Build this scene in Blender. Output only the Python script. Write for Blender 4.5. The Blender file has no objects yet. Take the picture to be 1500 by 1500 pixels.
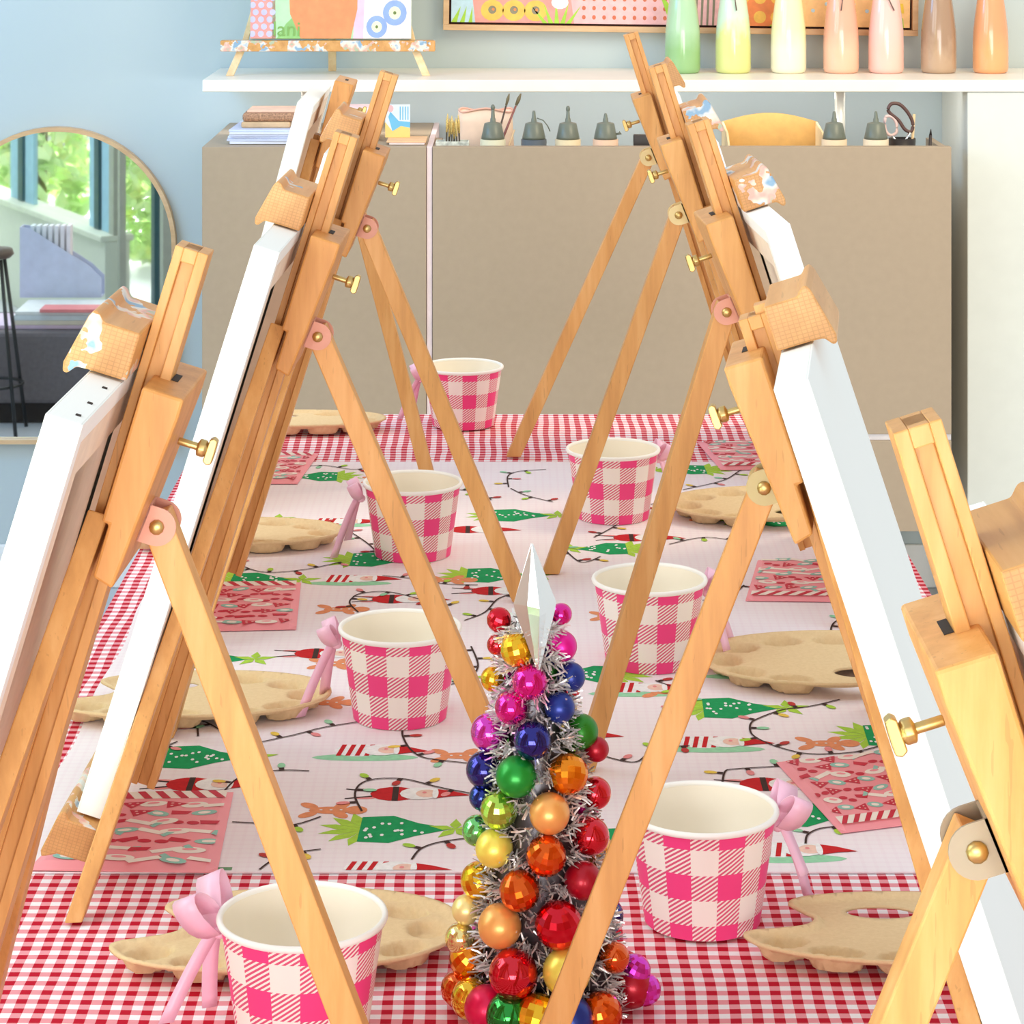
import bpy, bmesh, math, random
from mathutils import Vector, Matrix
from mathutils.geometry import delaunay_2d_cdt
C = bpy.context.scene.collection
rnd = random.Random(7)
PI = math.pi
TZ = 0.74                    # table top height
CAMZ = 1.489
F = 3830.0                   # focal length in 1500 px frame

# ------------------------------------------------------------------ helpers
def lin(r, g, b):
    def c(v):
        v /= 255.0
        return v / 12.92 if v <= 0.04045 else ((v + 0.055) / 1.055) ** 2.4
    return (c(r), c(g), c(b), 1.0)

def tag(o, label=None, cat=None, group=None, kind=None):
    if label: o['label'] = label
    if cat: o['category'] = cat
    if group: o['group'] = group
    if kind: o['kind'] = kind
    return o

def thing(name, label, cat, loc=(0, 0, 0), rz=0.0, group=None):
    o = bpy.data.objects.new(name, None)
    C.objects.link(o)
    o.location = loc
    o.rotation_euler = (0, 0, rz)
    o.empty_display_size = 0.05
    return tag(o, label, cat, group)

class MB:
    def __init__(s):
        s.v = []; s.f = []; s.m = []; s.uv = None; s.sm = []
    def add(s, verts, faces, mat=0, smooth=False):
        k = len(s.v)
        s.v += [tuple(p) for p in verts]
        for f in faces:
            s.f.append([i + k for i in f]); s.m.append(mat); s.sm.append(smooth)
    def box(s, x0, x1, y0, y1, z0, z1, mat=0, fn=None):
        p = [(x0,y0,z0),(x1,y0,z0),(x1,y1,z0),(x0,y1,z0),(x0,y0,z1),(x1,y0,z1),(x1,y1,z1),(x0,y1,z1)]
        if fn: p = [fn(*q) for q in p]
        s.add(p, [(0,3,2,1),(4,5,6,7),(0,1,5,4),(1,2,6,5),(2,3,7,6),(3,0,4,7)], mat)
    def loft(s, rings, mat=0, smooth=False, caps=True, closed=True, cap_mat=None):
        k = len(s.v); n = len(rings[0])
        for r in rings: s.v += [tuple(p) for p in r]
        for i in range(len(rings) - 1):
            for j in range(n if closed else n - 1):
                a = k + i*n + j; b = k + i*n + (j+1) % n
                s.f.append([a, b, b + n, a + n]); s.m.append(mat); s.sm.append(smooth)
        if caps:
            s.f.append([k + j for j in range(n)][::-1]); s.m.append(mat if cap_mat is None else cap_mat); s.sm.append(False)
            s.f.append([k + (len(rings)-1)*n + j for j in range(n)]); s.m.append(mat if cap_mat is None else cap_mat); s.sm.append(False)
    def lathe(s, prof, n=32, mat=0, cx=0, cy=0, cz=0, caps=False, smooth=True):
        rings = [[(cx + r*math.cos(2*PI*j/n), cy + r*math.sin(2*PI*j/n), cz + z) for j in range(n)] for r, z in prof]
        s.loft(rings, mat, smooth, caps)
    def tube(s, pts, r, n=8, mat=0, caps=True, smooth=True):
        pts = [Vector(p) for p in pts]; rings = []
        up = Vector((0, 0, 1))
        for i, p in enumerate(pts):
            t = (pts[min(i+1, len(pts)-1)] - pts[max(i-1, 0)]).normalized()
            a = t.cross(up)
            if a.length < 1e-4: a = t.cross(Vector((1, 0, 0)))
            a.normalize(); b = t.cross(a)
            rr = r[i] if isinstance(r, (list, tuple)) else r
            rings.append([p + a*rr*math.cos(2*PI*j/n) + b*rr*math.sin(2*PI*j/n) for j in range(n)])
        s.loft(rings, mat, smooth, caps)
    def sphere(s, c, r, nu=20, nv=12, mat=0, smooth=True, sc=(1, 1, 1)):
        c = Vector(c); k = len(s.v)
        s.v.append((c.x, c.y, c.z - r*sc[2]))
        for i in range(1, nv):
            a = -PI/2 + PI*i/nv
            for j in range(nu):
                b = 2*PI*j/nu
                s.v.append((c.x + r*sc[0]*math.cos(a)*math.cos(b), c.y + r*sc[1]*math.cos(a)*math.sin(b), c.z + r*sc[2]*math.sin(a)))
        s.v.append((c.x, c.y, c.z + r*sc[2]))
        top = len(s.v) - 1
        for j in range(nu):
            s.f.append([k, k+1+(j+1) % nu, k+1+j]); s.m.append(mat); s.sm.append(smooth)
            q = k + 1 + (nv-2)*nu
            s.f.append([top, q+j, q+(j+1) % nu]); s.m.append(mat); s.sm.append(smooth)
        for i in range(nv-2):
            for j in range(nu):
                a = k+1+i*nu+j; b = k+1+i*nu+(j+1) % nu
                s.f.append([a, b, b+nu, a+nu]); s.m.append(mat); s.sm.append(smooth)
    def build(s, name, mats, parent=None, bevel=0, recalc=True, loc=None):
        me = bpy.data.meshes.new(name)
        me.from_pydata(s.v, [], s.f)
        if not isinstance(mats, (list, tuple)): mats = [mats]
        for m in mats: me.materials.append(m)
        for p, m, sm in zip(me.polygons, s.m, s.sm):
            p.material_index = m; p.use_smooth = sm
        if s.uv:
            l = me.uv_layers.new(name='UVMap')
            for p in me.polygons:
                for li in p.loop_indices:
                    l.data[li].uv = s.uv[me.loops[li].vertex_index]
        if recalc:
            bm = bmesh.new(); bm.from_mesh(me)
            bmesh.ops.recalc_face_normals(bm, faces=bm.faces)
            bm.to_mesh(me); bm.free()
        me.update()
        o = bpy.data.objects.new(name, me)
        C.objects.link(o)
        if parent: o.parent = parent
        if loc: o.location = loc
        if bevel:
            b = o.modifiers.new('bevel', 'BEVEL'); b.width = bevel; b.segments = 2
            b.limit_method = 'ANGLE'; b.angle_limit = 0.6
        return o

def poly2(mb, pts, z, mat):
    mb.add([(x, y, z) for x, y in pts], [list(range(len(pts)))], mat)

# ------------------------------------------------------------------ node materials
class NT:
    def __init__(s, name):
        s.mat = bpy.data.materials.new(name); s.mat.use_nodes = True
        s.t = s.mat.node_tree; s.n = s.t.nodes
        s.b = s.n['Principled BSDF']; s.out = s.n['Material Output']
    def node(s, ty, **kw):
        n = s.n.new(ty)
        for k, v in kw.items(): setattr(n, k, v)
        return n
    def link(s, a, b): s.t.links.new(a, b)
    def put(s, sock, v):
        if isinstance(v, bpy.types.NodeSocket): s.link(v, sock)
        else: sock.default_value = v
    def m(s, op, a, b=None, c=None):
        n = s.node('ShaderNodeMath', operation=op)
        s.put(n.inputs[0], a)
        if b is not None: s.put(n.inputs[1], b)
        if c is not None: s.put(n.inputs[2], c)
        return n.outputs[0]
    def mix(s, f, a, b):
        n = s.node('ShaderNodeMix', data_type='RGBA')
        s.put(n.inputs[0], f); s.put(n.inputs[6], a); s.put(n.inputs[7], b)
        return n.outputs[2]
    def coord(s, which='Object'):
        return s.node('ShaderNodeTexCoord').outputs[which]
    def sep(s, v):
        n = s.node('ShaderNodeSeparateXYZ'); s.link(v, n.inputs[0]); return n.outputs
    def scale(s, v, sc):
        n = s.node('ShaderNodeMapping'); s.link(v, n.inputs[0]); n.inputs['Scale'].default_value = sc
        return n.outputs[0]
    def noise(s, v, scale, detail=3.0, rough=0.5, col=False):
        n = s.node('ShaderNodeTexNoise'); s.link(v, n.inputs['Vector'])
        n.inputs['Scale'].default_value = scale; n.inputs['Detail'].default_value = detail
        n.inputs['Roughness'].default_value = rough
        return n.outputs['Color' if col else 'Fac']
    def ramp(s, f, stops):
        n = s.node('ShaderNodeValToRGB'); s.link(f, n.inputs[0])
        e = n.color_ramp.elements
        while len(e) < len(stops): e.new(0.5)
        for q, (p, c) in zip(e, stops): q.position = p; q.color = c
        return n.outputs[0]
    def bump(s, h, strength=0.2, dist=0.001):
        n = s.node('ShaderNodeBump'); n.inputs['Strength'].default_value = strength
        n.inputs['Distance'].default_value = dist
        s.link(h, n.inputs['Height']); s.link(n.outputs[0], s.b.inputs['Normal'])
    def set(s, col=None, rough=0.5, metal=0.0, spec=None, coat=None, trans=None):
        if col is not None: s.put(s.b.inputs['Base Color'], col)
        s.put(s.b.inputs['Roughness'], rough); s.b.inputs['Metallic'].default_value = metal
        if spec is not None: s.b.inputs['Specular IOR Level'].default_value = spec
        if coat is not None: s.b.inputs['Coat Weight'].default_value = coat
        if trans is not None: s.b.inputs['Transmission Weight'].default_value = trans
        return s.mat

def plain(name, col, rough=0.5, metal=0.0, var=0.04, scale=30, **kw):
    t = NT(name)
    c = t.coord()
    f = t.noise(c, scale, 3)
    d = tuple(max(0, v*(1-var*2)) for v in col[:3]) + (1,)
    l = tuple(min(1, v*(1+var)) for v in col[:3]) + (1,)
    return t.set(t.ramp(f, [(0.3, d), (0.7, l)]), rough, metal, **kw)

def wood(name, sc, dark, mid, light, paint=None, flecks=True, hatch=False):
    t = NT(name)
    c = t.coord()
    inf = t.node('ShaderNodeObjectInfo')
    add = t.node('ShaderNodeVectorMath', operation='ADD')
    mul = t.node('ShaderNodeVectorMath', operation='SCALE')
    t.link(c, add.inputs[0])
    comb = t.node('ShaderNodeCombineXYZ')
    for i in range(3): t.link(inf.outputs['Random'], comb.inputs[i])
    t.link(comb.outputs[0], mul.inputs[0]); mul.inputs['Scale'].default_value = 7.3
    t.link(mul.outputs[0], add.inputs[1])
    v = t.scale(add.outputs[0], sc)
    f = t.noise(v, 1.0, 5, 0.6)
    col = t.ramp(f, [(0.25, dark), (0.5, mid), (0.75, light)])
    if flecks:
        v2 = t.scale(add.outputs[0], tuple(x*6.5 for x in sc))
        f2 = t.noise(v2, 1.0, 1)
        fl = t.m('GREATER_THAN', f2, 0.71)
        col = t.mix(t.m('MULTIPLY', fl, 0.22), col, tuple(x*0.45 for x in dark[:3]) + (1,))
    if hatch:
        sx = t.sep(c)
        h1 = t.m('LESS_THAN', t.m('FRACT', t.m('MULTIPLY', t.m('ADD', sx[2], t.m('MULTIPLY', sx[0], 0.3)), 420.0)), 0.22)
        h2 = t.m('LESS_THAN', t.m('FRACT', t.m('MULTIPLY', t.m('SUBTRACT', sx[0], t.m('MULTIPLY', sx[2], 0.3)), 300.0)), 0.18)
        col = t.mix(t.m('MULTIPLY', t.m('MAXIMUM', h1, h2), 0.35), col, tuple(x*0.6 for x in dark[:3]) + (1,))
    # piece to piece tone
    tone = t.m('MULTIPLY_ADD', inf.outputs['Random'], 0.16, 0.94)
    hsv = t.node('ShaderNodeHueSaturation'); t.link(col, hsv.inputs['Color']); t.link(tone, hsv.inputs['Value'])
    col = hsv.outputs[0]
    if paint:
        a = t.noise(add.outputs[0], 38, 3, 0.6)
        msk = t.m('GREATER_THAN', a, paint)
        pc = t.noise(add.outputs[0], 55, 2, 0.5)
        pcol = t.ramp(pc, [(0.36, lin(110, 175, 215)), (0.43, lin(222, 232, 236)), (0.50, lin(238, 226, 210)), (0.58, lin(236, 176, 170)), (0.66, lin(170, 196, 170))])
        col = t.mix(t.m('MULTIPLY', msk, 0.8), col, pcol)
    t.set(col, 0.42, 0, spec=0.4)
    t.bump(f, 0.12, 0.0006)
    return t.mat

WD = (lin(196, 138, 76), lin(216, 157, 90), lin(228, 175, 112))
W_UP = wood('beech_grain_upright', (70, 70, 7), *WD)
W_UP_OR = wood('beech_grain_upright_warm', (60, 60, 6), lin(188, 126, 66), lin(210, 147, 80), lin(223, 165, 98))
W_U = wood('beech_grain_crosswise', (70, 7, 70), *WD)
END = wood('beech_end_grain', (40, 40, 40), lin(188, 132, 80), lin(204, 148, 92), lin(214, 162, 106), hatch=True, flecks=False)
END_PAINT = wood('beech_end_grain_painted', (40, 40, 40), lin(188, 132, 80), lin(204, 148, 92), lin(214, 162, 106), paint=0.50, hatch=True, flecks=False)
W_PAINT = wood('beech_paint_smeared', (70, 7, 70), *WD, paint=0.53)
W_PAINT2 = wood('beech_lightly_smeared', (70, 7, 70), *WD, paint=0.63)
W_LIGHT = wood('pale_pine', (60, 8, 60), lin(226, 190, 140), lin(240, 208, 160), lin(246, 222, 182))

BRASS = plain('brass', lin(206, 178, 116), 0.38, 0.9)
PALE_BRASS = plain('pale_brass', lin(232, 214, 162), 0.6, 0.25)
OLD_BRASS = plain('olive_brass', lin(184, 168, 124), 0.55, 0.4)
STEEL = plain('zinc_plate', lin(172, 158, 140), 0.55, 0.5)
COPPER = plain('copper_plate', lin(222, 162, 142), 0.6, 0.2)
CHROME = plain('chrome', lin(225, 230, 232), 0.15, 1.0)
CANVAS_W = NT('primed_canvas')
_c = CANVAS_W.coord(); _w = CANVAS_W.noise(_c, 900, 1)
CANVAS_W.set(lin(246, 248, 244), 0.75, 0, spec=0.2); CANVAS_W.bump(_w, 0.15, 0.0004); CANVAS_W = CANVAS_W.mat
CANVAS_RAW = plain('canvas_reverse', lin(240, 222, 200), 0.85, 0, 0.03, 80)
DARK = plain('dark_recess', lin(40, 30, 26), 0.7)

# ------------------------------------------------------------------ easel geometry
class Frame:
    """leaning plane: u across, b towards the back, s up the slope"""
    def __init__(s, lean): s.c = math.cos(lean); s.s = math.sin(lean)
    def P(s, u, b, q): return (q*s.s + b*s.c, u, q*s.c - b*s.s)

def slab(mb, fr, u0, u1, prof, mat=0, cap=None):
    """extrude a (b, s) outline along u"""
    mb.loft([[fr.P(u0, b, q) for b, q in prof], [fr.P(u1, b, q) for b, q in prof]], mat, cap_mat=cap)

def rect(b0, b1, q0, q1): return [(b0, q0), (b1, q0), (b1, q1), (b0, q1)]

def make_easel(label, x0, d, side, yaw=0.0, lean=17.4, foot=0.318, mast_top=0.567, clamp=0.489,
               dz=0.0, bracket=None, painted=None, tray_painted=True, spread=0.198, clamp_on=True, wd=None):
    fr = Frame(math.radians(lean))
    wd = wd or W_UP
    rz = (0 if side == 'L' else PI) + math.radians(yaw)
    r = thing('tabletop_easel', label, 'easel', (x0, d, TZ + 0.0026), rz, 'wooden tabletop easels along the table')
    # big top block with a step at the front foot
    mb = MB()
    s0, s1 = 0.382 + dz, 0.489 + dz
    slab(mb, fr, -0.043, 0.043, [(0.0045, s0), (0.0165, s0 - 0.003), (0.024, s1 - 0.012), (0.024, s1), (0.0003, s1), (0.0003, s0 + 0.030), (0.0045, s0 + 0.030)])
    mb.build('top_block', W_UP_OR if side == 'L' else W_UP, r, 0.0016)
    # dark inlay behind the mast, slot shade put in as colour
    mb = MB()
    slab(mb, fr, -0.0085, 0.0085, rect(0.0107, 0.0145, s1 - 0.002, s1 + 0.0004))
    mb.build('mast_slot_shade', DARK, r)
    # mast with grooved sides
    mb = MB()
    mt = mast_top
    slab(mb, fr, -0.011, 0.011, rect(-0.0085, -0.0035, 0.030, mt))
    slab(mb, fr, -0.011, 0.011, rect(0.0045, 0.0105, 0.030, mt))
    slab(mb, fr, -0.0068, 0.0068, rect(-0.0036, 0.0046, 0.030, mt))
    slab(mb, fr, -0.011, 0.011, rect(-0.0036, 0.0046, mt - 0.008, mt))
    mb.build('mast', wd, r, 0.0006)
    # two splayed front legs
    for sg in (-1, 1):
        mb = MB()
        ua, sa = sg*0.020, 0.409 + dz
        ub = sg*spread
        L = math.hypot(ub - ua, sa); px, py = sa/L, (ub - ua)/L     # across direction in (u, s)
        hw = 0.009
        ring0 = []; ring1 = []
        for b, w in ((-0.0102, -hw), (0.0015, -hw), (0.0015, hw), (-0.0102, hw)):
            ring0.append(fr.P(ua + w*px, b, sa + w*py*sg*sg))
            # run the edge to z = 0
            u = ub + w*px; q = w*py
            qz = b*fr.s/fr.c
            k = (q - qz)/sa
            u2 = u + (ub - ua)*k
            ring1.append(fr.P(u2, b, qz))
        mb.loft([ring0, ring1])
        mb.build('front_leg', wd, r, 0.001)
    # lower ledge
    mb = MB()
    prof = [(-0.0108, 0.024), (-0.0108, 0.049), (-0.033, 0.0495), (-0.0365, 0.054), (-0.0395, 0.0545), (-0.0415, 0.050), (-0.046, 0.022), (-0.0445, 0.018), (-0.041, 0.0195), (-0.034, 0.0235)]
    slab(mb, fr, -0.165, 0.165, prof, cap=1)
    mb.build('ledge', [W_PAINT if tray_painted else W_U, END], r, 0.0012)
    # clamp on the mast
    if clamp_on:
        mb = MB()
        q = clamp
        prof = [(-0.0092, q), (-0.0092, q + 0.027), (-0.030, q + 0.0272), (-0.034, q + 0.0315), (-0.037, q + 0.032), (-0.039, q + 0.028), (-0.0450, q), (-0.0440, q - 0.005), (-0.0415, q - 0.0055), (-0.0375, q - 0.0005), (-0.031, q)]
        slab(mb, fr, -0.043, 0.043, prof, cap=1)
        mb.build('clamp', [painted or W_PAINT2, END_PAINT if painted is W_PAINT else END], r, 0.0012)
        mb = MB()
        slab(mb, fr, -0.006, 0.006, rect(-0.009, -0.0005, q + 0.003, q + 0.024))
        mb.build('clamp_key', wd, r)
    # hinge bracket and rear leg
    HB, HS = 0.0270, 0.409 + dz
    H = Vector(fr.P(0, HB, HS)); Ft = Vector((foot, 0, 0))
    bm_ = bracket or COPPER
    mb = MB()
    for u in (-0.0098, 0.0086):
        ring = []
        pts = [(0.0175, HS - 0.0107), (0.0195, HS + 0.0107)]
        for k in range(13):
            a = PI/2 - PI*k/12
            pts.append((HB + 0.0107*math.cos(a), HS + 0.0107*math.sin(a)))
        mb.loft([[fr.P(u, b, q) for b, q in pts], [fr.P(u + 0.0012, b, q) for b, q in pts]])
    slab(mb, fr, -0.0098, 0.0098, [(0.0178, HS - 0.0107), (0.0190, HS - 0.0107), (0.0208, HS + 0.0107), (0.0196, HS + 0.0107)])
    hb = mb.build('hinge_bracket', bm_, r)
    mb = MB()
    for sg in (-1, 1):
        rings = []
        for rad, o in ((0.0042, 0.0098), (0.0042, 0.0112), (0.0028, 0.0125), (0.0006, 0.0128)):
            rings.append([(H.x + rad*math.cos(2*PI*j/10), sg*o, H.z + rad*math.sin(2*PI*j/10)) for j in range(10)])
        mb.loft(rings, smooth=True)
    mb.build('rivet', BRASS, hb)
    dirv = (Ft - H).normalized(); nx = Vector((dirv.z, 0, -dirv.x))
    hw = 0.0085
    top = H - dirv*0.006
    mb = MB()
    ra = []; rb = []
    for w, u in ((-hw, -0.0078), (hw, -0.0078), (hw, 0.0078), (-hw, 0.0078)):
        p = top + nx*w; t = p.z/(-dirv.z)
        ra.append((p.x, u, p.z)); e = p + dirv*t; rb.append((e.x, u, 0.0))
    mb.loft([ra, rb])
    mb.build('rear_leg', wd, r, 0.001)
    # wing screw on the back of the block
    q = 0.456 + dz
    mb = MB()
    def ring(b, rad, n=10): return [fr.P(rad*math.cos(2*PI*j/n), b, q + rad*math.sin(2*PI*j/n)) for j in range(n)]
    mb.loft([ring(0.0235, 0.0022), ring(0.036, 0.0022)], smooth=True)
    mb.loft([ring(0.0345, 0.0022), ring(0.0355, 0.005), ring(0.039, 0.005), ring(0.041, 0.003)], smooth=True)
    pr = [(0.0400, q - 0.0062), (0.0405, q + 0.0062), (0.0425, q + 0.0078), (0.0450, q + 0.0066), (0.0452, q + 0.002), (0.0452, q - 0.002), (0.0450, q - 0.0066), (0.0425, q - 0.0078)]
    slab(mb, fr, -0.0034, 0.0034, pr)
    mb.build('wing_screw', BRASS, r, 0.0006)
    return fr

def make_canvas(label, x0, d, side, yaw=0.0, lean=17.4, q0=0.0515, q1=0.4875, hw=0.15, staples=False):
    fr = Frame(math.radians(lean))
    rz = (0 if side == 'L' else PI) + math.radians(yaw)
    r = thing('blank_canvas', label, 'canvas', (x0, d, TZ + 0.0026), rz, 'blank white canvases on the easels')
    b1, b0 = -0.0115, -0.0305          # back, front
    mb = MB()
    def sh(u0, u1, ba, bb, qa, qb):
        slab(mb, fr, u0, u1, rect(ba, bb, qa, qb))
    t = 0.0012
    sh(-hw, hw, b0, b0 + t, q0, q1)
    sh(-hw, -hw + t, b0 + t, b1, q0, q1); sh(hw - t, hw, b0 + t, b1, q0, q1)
    sh(-hw + t, hw - t, b0 + t, b1, q0, q0 + t); sh(-hw + t, hw - t, b0 + t, b1, q1 - t, q1)
    m = 0.012                                   # turned-over margin on the back
    sh(-hw, -hw + m, b1, b1 + 0.0008, q0, q1); sh(hw - m, hw, b1, b1 + 0.0008, q0, q1)
    sh(-hw + m, hw - m, b1, b1 + 0.0008, q0, q0 + m); sh(-hw + m, hw - m, b1, b1 + 0.0008, q1 - m, q1)
    mb.build('canvas_cover', CANVAS_W, r, 0.0008)
    mb = MB(); w = 0.034
    sh(-hw + t, -hw + w, b0 + 0.004, b1, q0 + t, q1 - t); sh(hw - w, hw - t, b0 + 0.004, b1, q0 + t, q1 - t)
    sh(-hw + w, hw - w, b0 + 0.004, b1, q0 + t, q0 + w); sh(-hw + w, hw - w, b0 + 0.004, b1, q1 - w, q1 - t)
    mb.build('stretcher_frame', CANVAS_RAW, r)
    mb = MB(); 
    sh(-hw + w, hw - w, b0 + t, b0 + 0.002, q0 + w, q1 - w)
    mb.build('canvas_reverse_face', CANVAS_RAW, r)
    if staples:
        for u in (-0.135, -0.105, -0.065):
            mb = MB(); slab(mb, fr, u - 0.0012, u + 0.0012, rect(b1 - 0.0062, b1 - 0.0035, q1 - 0.0004, q1 + 0.0006))
            mb.build('staple', DARK, r)

E = [  # label, x0, depth, side, yaw, options
 ('wooden tabletop easel nearest on the left, blue paint smeared on its clamp', -0.342, 1.465, 'L', -2, dict(lean=17.0, painted=W_PAINT, foot=0.292, mast_top=0.562)),
 ('wooden tabletop easel second from the front on the left, its ledge smeared with paint', -0.300, 2.065, 'L', -2, dict(foot=0.312)),
 ('wooden tabletop easel third from the front on the left, copper hinge before the grey cabinet', -0.296, 2.685, 'L', -1, dict(foot=0.306)),
 ('farthest wooden tabletop easel on the left, clampless, block level with its canvas top', -0.347, 3.20, 'L', 0, dict(lean=15.0, foot=0.246, mast_top=0.44, dz=0.024, clamp_on=False)),
 ('wooden tabletop easel at the right edge, grey metal hinge, nearest of all', 0.321, 0.982, 'R', 0, dict(bracket=STEEL, painted=W_U, foot=0.304)),
 ('wooden tabletop easel on the right with a dull brass hinge and large canvas', 0.304, 1.545, 'R', -8, dict(lean=18.3, bracket=OLD_BRASS, mast_top=0.508, foot=0.299, painted=W_U)),
 ('wooden tabletop easel on the right, copper hinge, clamp smeared white and blue', 0.329, 2.190, 'R', 3, dict(lean=17.9, spread=0.142, foot=0.270, painted=W_PAINT)),
 ('wooden tabletop easel second farthest on the right, with a pale brass hinge', 0.325, 2.787, 'R', 0, dict(bracket=PALE_BRASS, foot=0.284, painted=W_PAINT)),
 ('farthest wooden tabletop easel on the right, its mast crossing the white shelf', 0.322, 3.345, 'R', 0, dict(bracket=PALE_BRASS, foot=0.320)),
]
CL = [
 'blank white canvas on the nearest left easel, its reverse facing the camera',
 'blank white canvas seen edge-on on the second left easel',
 'blank white canvas mostly hidden behind the second left easel',
 'blank white canvas on the farthest left easel, top corner level with the white shelf',
 'blank white canvas on the nearest right easel, almost outside the picture',
 'large blank white canvas on the right easel, its front glimpsed at a slant',
 'blank white canvas with a white top edge under the third right clamp',
 'blank white canvas, a thin strip beside the mast of the second farthest right easel',
 'blank white canvas, a sliver on the farthest right easel',
]
for (lab, x0, d, sd, yaw, kw), cl in zip(E, CL):
    make_easel(lab, x0, d, sd, yaw, wd=W_UP if sd == 'R' else W_UP, **kw)
    make_canvas(cl, x0, d, sd, yaw, kw.get('lean', 17.4), staples=cl.startswith('blank white canvas on the nearest left'))

# ------------------------------------------------------------------ table, cloth, runner
TX0, TX1, TY0, TY1 = -0.412, 0.435, 0.45, 3.615
tb = thing('trestle_table', 'long table under the red gingham cloth', 'table', (0.01, 2.0, 0))
WHITE_LAM = plain('white_laminate', lin(236, 236, 232), 0.4)
mb = MB(); mb.box(TX0 + 0.004 - 0.01, TX1 - 0.004 - 0.01, TY0 + 0.004 - 2, TY1 - 0.004 - 2, TZ - 0.03, TZ - 0.0025)
mb.build('tabletop', WHITE_LAM, tb, 0.002)
for lx in (TX0 + 0.06, TX1 - 0.06):
    for ly in (TY0 + 0.08, TY1 - 0.08):
        mb = MB(); mb.box(lx - 0.02 - 0.01, lx + 0.02 - 0.01, ly - 0.02 - 2, ly + 0.02 - 2, 0, TZ - 0.0301)
        mb.build('leg', CHROME, tb, 0.003)

t = NT('red_gingham')
uv = t.coord('UV')
dn = t.noise(uv, 7, 2, 0.5, col=True)
sub = t.node('ShaderNodeVectorMath', operation='SUBTRACT'); t.link(dn, sub.inputs[0]); sub.inputs[1].default_value = (0.5, 0.5, 0.5)
scl = t.node('ShaderNodeVectorMath', operation='SCALE'); t.link(sub.outputs[0], scl.inputs[0]); scl.inputs['Scale'].default_value = 0.009
ad = t.node('ShaderNodeVectorMath', operation='ADD'); t.link(uv, ad.inputs[0]); t.link(scl.outputs[0], ad.inputs[1])
s_ = t.sep(ad.outputs[0])
P_ = 1/0.0143
fx = t.m('LESS_THAN', t.m('FRACT', t.m('MULTIPLY', s_[0], P_)), 0.5)
fy = t.m('LESS_THAN', t.m('FRACT', t.m('MULTIPLY', s_[1], P_)), 0.5)
sm = t.m('MULTIPLY', t.m('ADD', fx, fy), 0.5)
col = t.ramp(sm, [(0.0, lin(252, 248, 250)), (0.49, lin(240, 158, 166)), (0.99, lin(196, 22, 48))])
for e in t.n:
    if e.type == 'VALTORGB': e.color_ramp.interpolation = 'CONSTANT'; e.color_ramp.elements[1].position = 0.25; e.color_ramp.elements[2].position = 0.75
t.set(col, 0.85, 0, spec=0.15)
bn = t.noise(uv, 22, 3, 0.5)
t.bump(bn, 0.35, 0.006)
GINGHAM = t.mat
# cloth: flat top with folds of cloth hanging over the edges
def cloth():
    mb = MB(); mb.uv = []
    nx, ny = 40, 120
    drop = 0.20
    us = [TX0 - drop] + [TX0 - drop*0.5, TX0 - 0.02] + [TX0 + (TX1 - TX0)*i/nx for i in range(nx + 1)] + [TX1 + 0.02, TX1 + drop*0.5, TX1 + drop]
    vs = [TY0 - drop, TY0 - drop*0.5, TY0 - 0.02] + [TY0 + (TY1 - TY0)*i/ny for i in range(ny + 1)] + [TY1 + 0.02, TY1 + drop*0.5, TY1 + drop]
    def pos(u, v):
        x = min(max(u, TX0), TX1); y = min(max(v, TY0), TY1)
        dx = u - x; dy = v - y
        h = max(abs(dx), abs(dy))
        z = TZ - h
        if h > 0:
            wv = 0.008 + 0.02*h/drop*(1 + math.sin((x + y)*34 + u*5))
            if abs(dx) > 0: x += math.copysign(wv*min(1, h/0.05), dx)
            if abs(dy) > 0: y += math.copysign(wv*min(1, h/0.05), dy)
        return (x, y, z - 0.0003)
    n = len(us)
    for v in vs:
        for u in us:
            mb.v.append(pos(u, v)); mb.uv.append((u, v))
    for j in range(len(vs) - 1):
        for i in range(n - 1):
            a = j*n + i
            mb.f.append([a, a + 1, a + n + 1, a + n]); mb.m.append(0); mb.sm.append(True)
    o = mb.build('tablecloth', GINGHAM)
    sd = o.modifiers.new('thickness', 'SOLIDIFY'); sd.thickness = 0.001; sd.offset = -1
    return o
tag(cloth(), 'red and white gingham cloth covering the long table', 'tablecloth')

def T(px, py):
    d = F*0.749/(py + 187.0)
    return ((px - 750)*d/F, d)

RX0, RX1, RY0, RY1 = -0.378, 0.405, 1.955, 3.315
t = NT('runner_fabric')
c = t.coord(); s_ = t.sep(c)
g1 = t.m('LESS_THAN', t.m('FRACT', t.m('MULTIPLY', s_[0], 110)), 0.3)
g2 = t.m('LESS_THAN', t.m('FRACT', t.m('MULTIPLY', s_[1], 110)), 0.3)
gm = t.m('MULTIPLY', t.m('ADD', g1, g2), 0.28)
col = t.mix(gm, lin(249, 238, 240), lin(244, 226, 232))
t.set(col, 0.9, 0, spec=0.1)
t.bump(t.noise(c, 14, 3), 0.3, 0.006)
RUNNER = t.mat
def fab(n, *c): return plain('print_' + n, lin(*c), 0.85, 0, 0.05, 200, spec=0.1)
PM = [RUNNER, fab('dark', 74, 56, 52), fab('green', 38, 160, 96), fab('lime', 176, 216, 78), fab('red', 206, 44, 48), fab('skin', 246, 206, 188),
      fab('white', 250, 248, 246), fab('orange', 236, 152, 108), fab('mint', 160, 220, 178), fab('yellow', 240, 205, 90), fab('pink', 240, 150, 150), fab('bulbred', 196, 70, 66), fab('hem', 120, 160, 120)]
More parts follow.
